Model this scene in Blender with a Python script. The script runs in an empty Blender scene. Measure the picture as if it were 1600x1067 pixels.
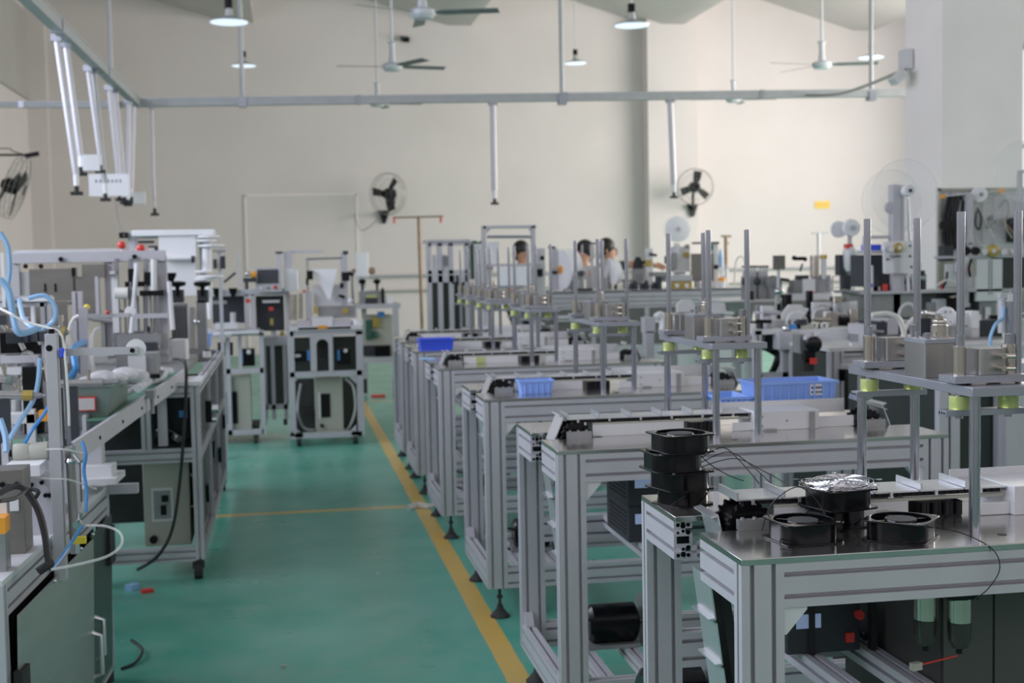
import bpy, math, random
from mathutils import Vector, Matrix
random.seed(7)
C = bpy.context.scene.collection
PI = math.pi
# ------------------------------------------------------------ camera
F_PX, PITCH, YAW, ROLL, EYE = 2048.07, 0.0624593, 0.1709535, -0.0185819, 1.40
_F = Vector((math.sin(YAW)*math.cos(PITCH), math.cos(YAW)*math.cos(PITCH), -math.sin(PITCH)))
_R0 = Vector((math.cos(YAW), -math.sin(YAW), 0)); _U0 = _R0.cross(_F)
_R = _R0*math.cos(ROLL) + _U0*math.sin(ROLL); _U = _U0*math.cos(ROLL) - _R0*math.sin(ROLL)
cd = bpy.data.cameras.new('camera'); cam = bpy.data.objects.new('camera', cd); C.objects.link(cam)
cd.sensor_width = 36; cd.lens = F_PX*36/1600; cd.clip_start = .05; cd.clip_end = 100
cam.matrix_world = Matrix(((_R.x,_U.x,-_F.x,0),(_R.y,_U.y,-_F.y,0),(_R.z,_U.z,-_F.z,EYE),(0,0,0,1)))
cd.dof.use_dof = True; cd.dof.focus_distance = 2.45; cd.dof.aperture_fstop = 6.3
bpy.context.scene.camera = cam
# ------------------------------------------------------------ world, daylight, exposure
W = bpy.data.worlds.new('sky'); bpy.context.scene.world = W; W.use_nodes = True
W.node_tree.nodes['Background'].inputs[0].default_value = (.95,.885,.95,1)
W.node_tree.nodes['Background'].inputs[1].default_value = 1.1
def area(name, loc, rot, sx, sy, power, col):
    l = bpy.data.lights.new(name, 'AREA'); l.shape = 'RECTANGLE'; l.size = sx; l.size_y = sy
    l.energy = power; l.color = col
    o = bpy.data.objects.new(name, l); C.objects.link(o); o.location = loc; o.rotation_euler = rot; return o
area('daylight_right', (10.45,13.3,2.9), (0,PI/2,0), 2.6, 9.0, 700, (1,.93,.88))
area('daylight_left', (-3.55,5.2,3.3), (0,-PI/2,0), 2.0, 10.0, 400, (.79,.83,1))
VS = bpy.context.scene.view_settings
VS.view_transform = 'Standard'; VS.look = 'None'; VS.gamma = 1; VS.use_curve_mapping = False; VS.exposure = 0.0
# ------------------------------------------------------------ helpers
def P(px, py, Y):
    d = _R*((px-800)/F_PX) - _U*((py-533.5)/F_PX) + _F
    v = d*(Y/d.y); return Vector((v.x, v.y, v.z+EYE))
def S(n, Y): return n*Y/F_PX
class MB:
    def __init__(s): s.v = []; s.f = []
    def add(s, vs, fs):
        n = len(s.v); s.v += [Vector(v) for v in vs]; s.f += [tuple(i+n for i in f) for f in fs]; return s
    def box(s, x0,x1,y0,y1,z0,z1, m=None):
        vs = [Vector(p) for p in ((x0,y0,z0),(x1,y0,z0),(x1,y1,z0),(x0,y1,z0),(x0,y0,z1),(x1,y0,z1),(x1,y1,z1),(x0,y1,z1))]
        if m: vs = [m @ v for v in vs]
        return s.add(vs, [(0,3,2,1),(4,5,6,7),(0,1,5,4),(1,2,6,5),(2,3,7,6),(3,0,4,7)])
    def bc(s, c, d, rz=0, rx=0, ry=0):
        m = Matrix.Translation(Vector(c)) @ Matrix.Rotation(rz,4,'Z') @ Matrix.Rotation(ry,4,'Y') @ Matrix.Rotation(rx,4,'X')
        return s.box(-d[0]/2,d[0]/2,-d[1]/2,d[1]/2,-d[2]/2,d[2]/2, m)
    def pb(s, x0,y0,x1,y1,Y,dep):
        a = P(x0,(y0+y1)/2,Y); b = P(x1,(y0+y1)/2,Y); t = P((x0+x1)/2,y0,Y); u = P((x0+x1)/2,y1,Y)
        return s.box(a.x,b.x,Y,Y+dep,u.z,t.z)
    def rbox(s, x0,x1,y0,y1,z0,z1, r=.01, n=4, m=None):
        pl = []
        for cx,cy,a0 in ((x1-r,y1-r,0),(x0+r,y1-r,90),(x0+r,y0+r,180),(x1-r,y0+r,270)):
            for i in range(n+1):
                a = math.radians(a0+90*i/n); pl.append((cx+r*math.cos(a), cy+r*math.sin(a)))
        k = len(pl); vs = [Vector((x,y,z0)) for x,y in pl]+[Vector((x,y,z1)) for x,y in pl]
        if m: vs = [m @ v for v in vs]
        return s.add(vs, [tuple(range(k-1,-1,-1)), tuple(range(k,2*k))]+[(i,(i+1)%k,k+(i+1)%k,k+i) for i in range(k)])
    def cyl(s, p0, p1, r0, r1=None, n=14):
        if r1 is None: r1 = r0
        p0 = Vector(p0); p1 = Vector(p1); w = (p1-p0).normalized()
        u = w.orthogonal().normalized(); v = w.cross(u)
        vs = [p0+(u*math.cos(2*PI*i/n)+v*math.sin(2*PI*i/n))*r0 for i in range(n)] + [p1+(u*math.cos(2*PI*i/n)+v*math.sin(2*PI*i/n))*r1 for i in range(n)]
        return s.add(vs, [tuple(range(n-1,-1,-1)), tuple(range(n,2*n))]+[(i,(i+1)%n,n+(i+1)%n,n+i) for i in range(n)])
    def tube(s, pts, r, n=7, closed=False, sub=0):
        pts = [Vector(p) for p in pts]
        if sub: pts = spline(pts, sub, closed)
        k = len(pts); vs = []; u = None
        for i,p in enumerate(pts):
            a = pts[(i-1)%k] if (closed or i) else p; b = pts[(i+1)%k] if (closed or i < k-1) else p
            t = (b-a).normalized()
            if u is None: u = t.orthogonal().normalized()
            u = (u - t*u.dot(t)).normalized(); v = t.cross(u)
            vs += [p+(u*math.cos(2*PI*j/n)+v*math.sin(2*PI*j/n))*r for j in range(n)]
        fs = [(i*n+j, i*n+(j+1)%n, ((i+1)%k)*n+(j+1)%n, ((i+1)%k)*n+j) for i in range(k if closed else k-1) for j in range(n)]
        if not closed: fs += [tuple(range(n-1,-1,-1)), tuple(range((k-1)*n, k*n))]
        return s.add(vs, fs)
    def lathe(s, prof, c=(0,0,0), axis=(0,0,1), n=24):
        c = Vector(c); w = Vector(axis).normalized(); u = w.orthogonal().normalized(); v = w.cross(u); vs = []
        for r,z in prof:
            vs += [c+w*z+(u*math.cos(2*PI*i/n)+v*math.sin(2*PI*i/n))*max(r,1e-5) for i in range(n)]
        k = len(prof)
        fs = [(i*n+j, i*n+(j+1)%n, (i+1)*n+(j+1)%n, (i+1)*n+j) for i in range(k-1) for j in range(n)]
        fs += [tuple(range(n-1,-1,-1)), tuple(range((k-1)*n,k*n))]
        return s.add(vs, fs)
    def prism(s, poly, o, u, v, w):        # polygon in (u,v), pushed along w
        o = Vector(o); u = Vector(u); v = Vector(v); w = Vector(w); k = len(poly)
        a = [o+u*x+v*y for x,y in poly]
        return s.add(a+[p+w for p in a], [tuple(range(k-1,-1,-1)), tuple(range(k,2*k))]+[(i,(i+1)%k,k+(i+1)%k,k+i) for i in range(k)])
    def ext(s, p0, p1, wide, w=.08, h=.04):   # slotted aluminium extrusion; wide = direction of the w side
        p0 = Vector(p0); p1 = Vector(p1); d = (p1-p0); a = Vector(wide).normalized(); b = d.normalized().cross(a)
        q, dp = .0044, .015
        nw = max(1, round(w/.04)); nh = max(1, round(h/.04)); pl = []
        def side(L, k, fn):
            for i in range(k):
                c = -L/2 + L*(i+.5)/k
                for t,e in ((c-q,0),(c-q,dp),(c+q,dp),(c+q,0)): pl.append(fn(t,e))
        pl.append((-w/2,-h/2)); side(w, nw, lambda t,e: (t,-h/2+e))
        pl.append((w/2,-h/2)); side(h, nh, lambda t,e: (w/2-e,t))
        pl.append((w/2,h/2)); side(w, nw, lambda t,e: (-t,h/2-e))
        pl.append((-w/2,h/2)); side(h, nh, lambda t,e: (-w/2+e,-t))
        return s.prism(pl, p0, a, b, d)
    def sph(s, c, r, sc=(1,1,1), n=16, m=10):
        c = Vector(c); vs = []; fs = []
        for i in range(m+1):
            t = PI*i/m
            for j in range(n):
                a = 2*PI*j/n
                vs.append(c+Vector((r*sc[0]*math.sin(t)*math.cos(a), r*sc[1]*math.sin(t)*math.sin(a), r*sc[2]*math.cos(t))))
        for i in range(m):
            for j in range(n): fs.append((i*n+j, (i+1)*n+j, (i+1)*n+(j+1)%n, i*n+(j+1)%n))
        return s.add(vs, fs)
    def tray(s, x0,x1,y0,y1,z0,z1, t=.003, flare=.008, ribs=0, m=None):   # open box with flared walls and rim
        f = flare
        o0 = [(x0+f,y0+f,z0),(x1-f,y0+f,z0),(x1-f,y1-f,z0),(x0+f,y1-f,z0)]; o1 = [(x0,y0,z1),(x1,y0,z1),(x1,y1,z1),(x0,y1,z1)]
        i1 = [(x0+t,y0+t,z1),(x1-t,y0+t,z1),(x1-t,y1-t,z1),(x0+t,y1-t,z1)]; i0 = [(x0+f+t,y0+f+t,z0+t),(x1-f-t,y0+f+t,z0+t),(x1-f-t,y1-f-t,z0+t),(x0+f+t,y1-f-t,z0+t)]
        vs = [Vector(p) for p in o0+o1+i1+i0]
        if m: vs = [m @ v for v in vs]
        fs = [(3,2,1,0),(12,13,14,15)]
        for i in range(4):
            j = (i+1)%4; fs += [(i,j,4+j,4+i),(4+i,4+j,8+j,8+i),(8+i,8+j,12+j,12+i)]
        s.add(vs, fs)
        s.box(x0-.004,x1+.004,y0-.004,y0+.001,z1-.008,z1,m); s.box(x0-.004,x1+.004,y1-.001,y1+.004,z1-.008,z1,m)
        s.box(x0-.004,x0+.001,y0,y1,z1-.008,z1,m); s.box(x1-.001,x1+.004,y0,y1,z1-.008,z1,m)
        for k in range(ribs):
            x = x0+f+(x1-x0-2*f)*(k+.5)/ribs
            s.box(x-.0025,x+.0025,y0-.0015,y0+f+.001,z0+.002,z1-.008,m)
        return s
def spline(p, sub, closed=False):
    out = []; k = len(p)
    for i in range(k if closed else k-1):
        g = lambda j: p[j % k] if closed else p[min(max(j,0),k-1)]
        a,b,c,d = g(i-1),g(i),g(i+1),g(i+2)
        for q in range(sub):
            t = q/sub
            out.append(.5*((2*b)+(c-a)*t+(2*a-5*b+4*c-d)*t*t+(3*b-a-3*c+d)*t**3))
    if not closed: out.append(p[-1])
    return out
def link(name, mb, m, off=None, bevel=0):
    me = bpy.data.meshes.new(name)
    vs = [v-off for v in mb.v] if off else mb.v
    me.from_pydata([tuple(v) for v in vs], [], mb.f); me.update()
    me.shade_smooth(); me.set_sharp_from_angle(angle=math.radians(32))
    for q in (m if isinstance(m, (list,tuple)) else [m]): me.materials.append(M[q])
    o = bpy.data.objects.new(name, me); C.objects.link(o)
    if bevel:
        b = o.modifiers.new('bevel','BEVEL'); b.width = bevel; b.segments = 2; b.limit_method = 'ANGLE'
    return o
class T:      # one thing: an Empty at its base carrying its parts (meshes given in world or local coordinates)
    def __init__(s, name, label, cat, loc, rz=0, group=None, local=False):
        s.o = bpy.data.objects.new(name, None); C.objects.link(s.o); s.o.empty_display_size = .1
        s.off = None if local else Vector(loc); s.o.location = loc; s.o.rotation_euler.z = rz
        s.o['label'] = label; s.o['category'] = cat
        if group: s.o['group'] = group
    def p(s, name, m, mb, sub=None, label=None, bevel=0):
        o = link(name, mb, m, s.off, bevel); o.parent = sub or s.o
        if label: o['label'] = label
        return o
def one(name, label, cat, m, mb, loc=None, group=None, bevel=0):     # a thing that is one mesh
    off = Vector(loc) if loc is not None else None
    o = link(name, mb, m, off, bevel)
    if off: o.location = off
    o['label'] = label; o['category'] = cat
    if group: o['group'] = group
    return o
def struct(name, mb, m):
    o = link(name, mb, m); o['kind'] = 'structure'; return o
def dup(root, loc, rz=0, label=None):
    r = root.copy(); C.objects.link(r); r.location = loc; r.rotation_euler.z = rz
    if label: r['label'] = label
    for ch in list(root.children):
        c = ch.copy(); C.objects.link(c); c.parent = r
        for g in list(ch.children):
            d = g.copy(); C.objects.link(d); d.parent = c
    return r
# ------------------------------------------------------------ materials
M = {}
def mat(name, col, rough=.5, metal=0, var=.08, scale=12, bump=0, alpha=1, trans=0, emit=0, stretch=None, spec=.5, coat=0):
    m = bpy.data.materials.new(name); m.use_nodes = True; nt = m.node_tree; N = nt.nodes; L = nt.links
    b = N['Principled BSDF']; tc = N.new('ShaderNodeTexCoord'); mp = N.new('ShaderNodeMapping'); nz = N.new('ShaderNodeTexNoise')
    nz.inputs['Scale'].default_value = scale; nz.inputs['Detail'].default_value = 5
    if stretch: mp.inputs['Scale'].default_value = stretch
    L.new(tc.outputs['Object'], mp.inputs['Vector']); L.new(mp.outputs['Vector'], nz.inputs['Vector'])
    r = N.new('ShaderNodeValToRGB'); e = r.color_ramp.elements
    e[0].position = .3; e[1].position = .7
    e[0].color = tuple(c*(1-var) for c in col)+(1,); e[1].color = tuple(min(1,c*(1+var)) for c in col)+(1,)
    L.new(nz.outputs['Fac'], r.inputs['Fac']); L.new(r.outputs['Color'], b.inputs['Base Color'])
    b.inputs['Roughness'].default_value = rough; b.inputs['Metallic'].default_value = metal
    b.inputs['Specular IOR Level'].default_value = spec; b.inputs['Alpha'].default_value = alpha
    b.inputs['Transmission Weight'].default_value = trans; b.inputs['Coat Weight'].default_value = coat
    if emit: b.inputs['Emission Color'].default_value = tuple(col)+(1,); b.inputs['Emission Strength'].default_value = emit
    if bump:
        bp = N.new('ShaderNodeBump'); bp.inputs['Strength'].default_value = bump; bp.inputs['Distance'].default_value = .002
        L.new(nz.outputs['Fac'], bp.inputs['Height']); L.new(bp.outputs['Normal'], b.inputs['Normal'])
    M[name] = m; return m
mat('alu', (.515,.515,.545), .45, .25, .04, 9)
mat('galvanised', (.40,.42,.43), .5, .3, .06, 9)
mat('alu_bright', (.66,.68,.70), .30, .75, .04, 9)
mat('steel_top', (.58,.57,.55), .17, .95, .10, 6, .04, stretch=(1,14,1))
mat('steel', (.50,.50,.50), .25, .95, .06, 20)
mat('door_steel', (.42,.44,.42), .38, .6, .06, 3, .02, stretch=(1,1,8))
mat('stainless', (.36,.355,.34), .34, .85, .08, 4, .03, stretch=(12,1,1))
mat('nickel', (.56,.51,.45), .22, .95, .06, 15)
mat('rod', (.42,.43,.48), .18, .9, .04, 8)
mat('dark_alu', (.36,.38,.42), .35, .6, .05, 8)
mat('white', (.76,.77,.78), .5, 0, .03, 6)
mat('white_metal', (.68,.69,.70), .38, .15, .03, 5)
mat('cream', (.42,.43,.36), .5, 0, .05, 3)
mat('black', (.005,.005,.006), .20, 0, .2, 20, spec=.28)
mat('black_matt', (.02,.02,.022), .7, 0, .2, 20)
mat('rubber', (.03,.032,.033), .8, 0, .3, 30)
mat('grey_label', (.055,.058,.065), .55, 0, .06, 30)
mat('blue_bin', (.27,.44,.88), .42, 0, .06, 8)
mat('blue_deep', (.045,.10,.72), .38, 0, .06, 8)
mat('blue_hose', (.06,.27,.62), .35, 0, .1, 20)
mat('blue_pale', (.30,.52,.78), .4, 0, .08, 20)
mat('clear_hose', (.80,.83,.80), .12, 0, .05, 30, alpha=.40)
mat('white_hose', (.74,.74,.70), .45, 0, .05, 30)
mat('urethane', (.66,.76,.28), .25, 0, .06, 20, trans=.35)
mat('yellow', (.80,.66,.05), .5, 0, .05, 20)
mat('orange', (.85,.36,.03), .45, 0, .05, 20)
mat('red', (.68,.05,.04), .4, 0, .05, 20)
mat('gold', (.48,.36,.10), .35, .6, .08, 20)
mat('tote', (.16,.22,.19), .5, 0, .06, 8)
mat('green_belt', (.10,.24,.17), .55, 0, .08, 12)
mat('green_dark', (.03,.12,.09), .6, 0, .1, 12)
mat('bag', (.80,.80,.82), .15, 0, .15, 30, .6, alpha=.55)
mat('film', (.84,.85,.87), .35, 0, .03, 5)
mat('paper', (.82,.81,.84), .7, 0, .03, 5)
mat('screen', (.05,.055,.065), .2, 0, .05, 8)
mat('screen_lit', (.35,.45,.70), .3, 0, .1, 20, emit=.25)
mat('dark_box', (.035,.04,.05), .45, .1, .1, 8)
mat('panel_dark', (.085,.085,.08), .42, .3, .06, 5)
mat('smoked', (.035,.03,.025), .15, 0, .1, 20)
mat('panel_steel', (.20,.195,.185), .42, .35, .06, 5, stretch=(8,1,1))
mat('green_panel', (.05,.058,.053), .35, .4, .1, 4)
mat('acrylic', (.9,.92,.92), .08, 0, .02, 4, alpha=.10)
mat('motor_grey', (.30,.31,.31), .4, .5, .1, 12)
mat('taupe', (.21,.20,.18), .42, .5, .06, 5, stretch=(1,1,6))
mat('chrome', (.60,.61,.63), .16, 1, .03, 20)
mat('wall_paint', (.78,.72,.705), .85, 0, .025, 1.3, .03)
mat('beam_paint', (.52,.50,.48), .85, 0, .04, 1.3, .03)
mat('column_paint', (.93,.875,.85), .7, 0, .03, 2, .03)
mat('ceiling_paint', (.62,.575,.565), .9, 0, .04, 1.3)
mat('sign_yellow', (.90,.62,.10), .5, 0, .03, 9)
mat('rust', (.35,.24,.16), .6, .3, .2, 18)
mat('fan_blade', (.20,.21,.22), .5, .2, .1, 9)
mat('fan_white', (.60,.62,.66), .45, 0, .04, 9)
mat('lamp_glass', (.75,.86,1), .3, 0, .01, 4, emit=.9)
mat('pane', (.9,.95,1), .1, 0, .01, 2, alpha=.12)
mat('skin', (.55,.30,.20), .55, 0, .06, 9)
mat('hair', (.012,.010,.010), .5, 0, .3, 60, .4)
mat('shirt_grey', (.50,.48,.48), .85, 0, .08, 14, .2)
mat('shirt_dark', (.05,.055,.07), .85, 0, .1, 14, .2)
mat('trousers', (.04,.045,.07), .85, 0, .1, 14, .2)
mat('ink', (.05,.05,.10), .7, 0, .1, 20)
mat('litter', (.62,.60,.58), .6, 0, .2, 60, .4)
mat('cable', (.012,.012,.014), .45, 0, .2, 30)
# floor: green epoxy with worn patches, a painted-in haze and painted yellow lines
def floor_mat():
    m = bpy.data.materials.new('green_epoxy'); m.use_nodes = True; nt = m.node_tree; N = nt.nodes; L = nt.links
    b = N['Principled BSDF']; g = N.new('ShaderNodeTexCoord'); sx = N.new('ShaderNodeSeparateXYZ'); L.new(g.outputs['Object'], sx.inputs[0])
    def ns(sc, det=6):
        n = N.new('ShaderNodeTexNoise'); n.inputs['Scale'].default_value = sc; n.inputs['Detail'].default_value = det
        L.new(g.outputs['Object'], n.inputs['Vector']); return n.outputs['Fac']
    def mth(op, a, b_=None, c_=None):
        n = N.new('ShaderNodeMath'); n.operation = op
        for i,q in enumerate((a,b_,c_)):
            if q is None: continue
            if hasattr(q,'is_linked') or hasattr(q,'node'): L.new(q, n.inputs[i])
            else: n.inputs[i].default_value = q
        return n.outputs[0]
    def mix(f, a, c):
        n = N.new('ShaderNodeMix'); n.data_type = 'RGBA'; L.new(f, n.inputs['Factor'])
        for k,q in ((6,a),(7,c)):
            if isinstance(q, tuple): n.inputs[k].default_value = q
            else: L.new(q, n.inputs[k])
        return n.outputs[2]
    r1 = N.new('ShaderNodeValToRGB'); L.new(ns(1.6), r1.inputs[0]); e = r1.color_ramp.elements
    e[0].position = .3; e[1].position = .72; e[0].color = (.046,.335,.235,1); e[1].color = (.135,.43,.335,1)
    sc = N.new('ShaderNodeTexNoise'); sc.inputs['Scale'].default_value = 7; sc.inputs['Detail'].default_value = 8
    L.new(g.outputs['Object'], sc.inputs['Vector'])
    wear_haze = mth('MULTIPLY', mth('MINIMUM', mth('MAXIMUM', mth('MULTIPLY', mth('SUBTRACT', sc.outputs['Fac'], .40), 3.0), 0.0), 1.0), .34)  # scuffs, strengthened to put a general greyish haze into the colour
    col = mix(wear_haze, r1.outputs[0], (.27,.42,.37,1))
    def band(axis, c, hw): return mth('LESS_THAN', mth('ABSOLUTE', mth('SUBTRACT', sx.outputs[axis], c)), hw)
    wob = mth('MULTIPLY', mth('SUBTRACT', ns(5), .5), .012)
    xx = mth('ADD', sx.outputs[0], wob)
    l1 = mth('LESS_THAN', mth('ABSOLUTE', mth('SUBTRACT', xx, .733)), .041)
    l1 = mth('MULTIPLY', l1, mth('LESS_THAN', sx.outputs[1], 13.2))
    l2 = mth('MULTIPLY', mth('LESS_THAN', mth('ABSOLUTE', mth('SUBTRACT', mth('ADD', sx.outputs[1], wob), 7.43)), .034), band(0, .20, .62))
    l3 = mth('MULTIPLY', mth('LESS_THAN', mth('ABSOLUTE', mth('SUBTRACT', sx.outputs[1], 13.2)), .03), band(0, .95, .36))
    ln = mth('MULTIPLY', mth('MAXIMUM', mth('MAXIMUM', l1, l2), l3), mth('LESS_THAN', ns(26,4), .68))
    ln = mth('MULTIPLY', ln, mth('ADD', mth('MULTIPLY', ns(3), .4), .62))
    col = mix(ln, col, (.74,.44,.07,1))
    L.new(col, b.inputs['Base Color'])
    rr = mth('ADD', mth('MULTIPLY', ns(3.3), .22), .20); L.new(rr, b.inputs['Roughness'])
    bp = N.new('ShaderNodeBump'); bp.inputs['Strength'].default_value = .06; bp.inputs['Distance'].default_value = .004
    L.new(ns(2.4,3), bp.inputs['Height']); L.new(bp.outputs['Normal'], b.inputs['Normal'])
    b.inputs['Specular IOR Level'].default_value = .55
    M['green_epoxy'] = m
floor_mat()
# ------------------------------------------------------------ the hall
XL, XR, YB, YF = -3.65, 10.7, 20.5, -2.5
struct('floor', MB().box(XL-.2,XR+.2,YF,YB+.2,-.1,0), 'green_epoxy')
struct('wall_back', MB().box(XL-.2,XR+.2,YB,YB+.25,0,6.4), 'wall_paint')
struct('wall_front_light_block', MB().box(XL-.2,XR+.2,YF-.25,YF,0,1.7), 'beam_paint')  # unseen low wall, added to block low light reaching under the benches
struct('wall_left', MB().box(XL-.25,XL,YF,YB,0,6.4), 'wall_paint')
wr = MB(); wins = [(1.0,4.6),(5.6,9.2),(10.2,13.8),(14.6,19.6)]
wr.box(XR,XR+.25,YF,YB,0,1.4); wr.box(XR,XR+.25,YF,YB,4.4,6.4); ys = [YF]+[y for w in wins for y in w]+[YB]
for i in range(0,len(ys),2): wr.box(XR,XR+.25,ys[i],ys[i+1],1.4,4.4)
struct('wall_right', wr, 'wall_paint')
for i,(a,b) in enumerate(wins):
    fr = MB()
    for y in (a,(a+b)/2-.03,b-.06): fr.box(XR+.08,XR+.14,y,y+.06,1.4,4.4)
    for z in (1.4,2.9,4.34): fr.box(XR+.08,XR+.14,a,b,z,z+.06)
    w = struct('window_%d' % (i+1), fr, 'alu')
    pn = link('pane', MB().box(XR+.105,XR+.11,a+.06,b-.06,1.46,4.34), 'pane'); pn.parent = w
AP = [-4.03,-.70,2.63,5.97,9.30]
def ceil_z(x):
    for a in AP:
        if a-2.98 <= x <= a: return 5.05+(a-x)*.30
        if a < x < a+.35: return 5.05
    return 5.9
cb = MB()
for a in AP:
    x0,x1 = max(a-2.98,XL),min(a+.35,XR)
    if a < XL: continue
    cb.add([(x0,YF,5.05+(a-x0)*.3),(a,YF,5.05),(x1,YF,5.05),(x1,YF,6.4),(x0,YF,6.4),
            (x0,YB,5.05+(a-x0)*.3),(a,YB,5.05),(x1,YB,5.05),(x1,YB,6.4),(x0,YB,6.4)],
           [(0,1,6,5),(1,2,7,6),(2,3,8,7),(3,4,9,8),(4,0,5,9),(4,3,2,1,0),(5,6,7,8,9)])
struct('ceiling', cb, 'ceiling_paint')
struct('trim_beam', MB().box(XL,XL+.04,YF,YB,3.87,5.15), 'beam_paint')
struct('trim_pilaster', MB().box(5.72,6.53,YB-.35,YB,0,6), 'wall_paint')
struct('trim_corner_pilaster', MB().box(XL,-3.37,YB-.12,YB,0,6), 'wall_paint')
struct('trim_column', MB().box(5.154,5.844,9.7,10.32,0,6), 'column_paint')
# a flush panel outline on the back wall
dp = MB(); a = P(384,305,YB-.02); b = P(555,305,YB-.02)
dp.box(a.x,b.x,YB-.012,YB-.001,.02,a.z-.015)
struct('door_1', dp, 'wall_paint')
fr = MB(); fr.box(a.x-.03,b.x+.03,YB-.02,YB-.001,a.z-.015,a.z+.012); fr.box(b.x,b.x+.03,YB-.02,YB-.001,.02,a.z); fr.box(a.x-.03,a.x,YB-.02,YB-.001,.02,a.z)
struct('trim_door_frame', fr, 'column_paint')
# pipes along the back wall
pp = MB(); pp.cyl((1.3,YB-.06,1.18),(9.9,YB-.06,1.18),.022)
one('wall_pipe', 'upper grey pipe running along the back wall', 'pipe', 'alu', pp, group=None)
pp = MB(); pp.cyl((1.3,YB-.06,.95),(9.9,YB-.06,.95),.02)
one('wall_pipe', 'lower thin pipe running along the back wall', 'pipe', 'beam_paint', pp)
c = P(1285,320,YB-.01)
t = T('wall_sign', 'small yellow notice plate high on the bright right end of back wall', 'sign', c)
t.p('plate','sign_yellow', MB().box(c.x-.13,c.x+.13,YB-.012,YB-.001,c.z-.06,c.z+.06))
for k in range(4):
    x = c.x-.085+k*.057; q = MB()
    q.box(x-.018,x+.018,YB-.0145,YB-.012,c.z+.012,c.z+.018); q.box(x-.018,x+.018,YB-.0145,YB-.012,c.z-.018,c.z-.012); q.box(x-.003,x+.003,YB-.0145,YB-.012,c.z-.025,c.z+.025)
    t.p('lettering','orange', q)
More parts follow.
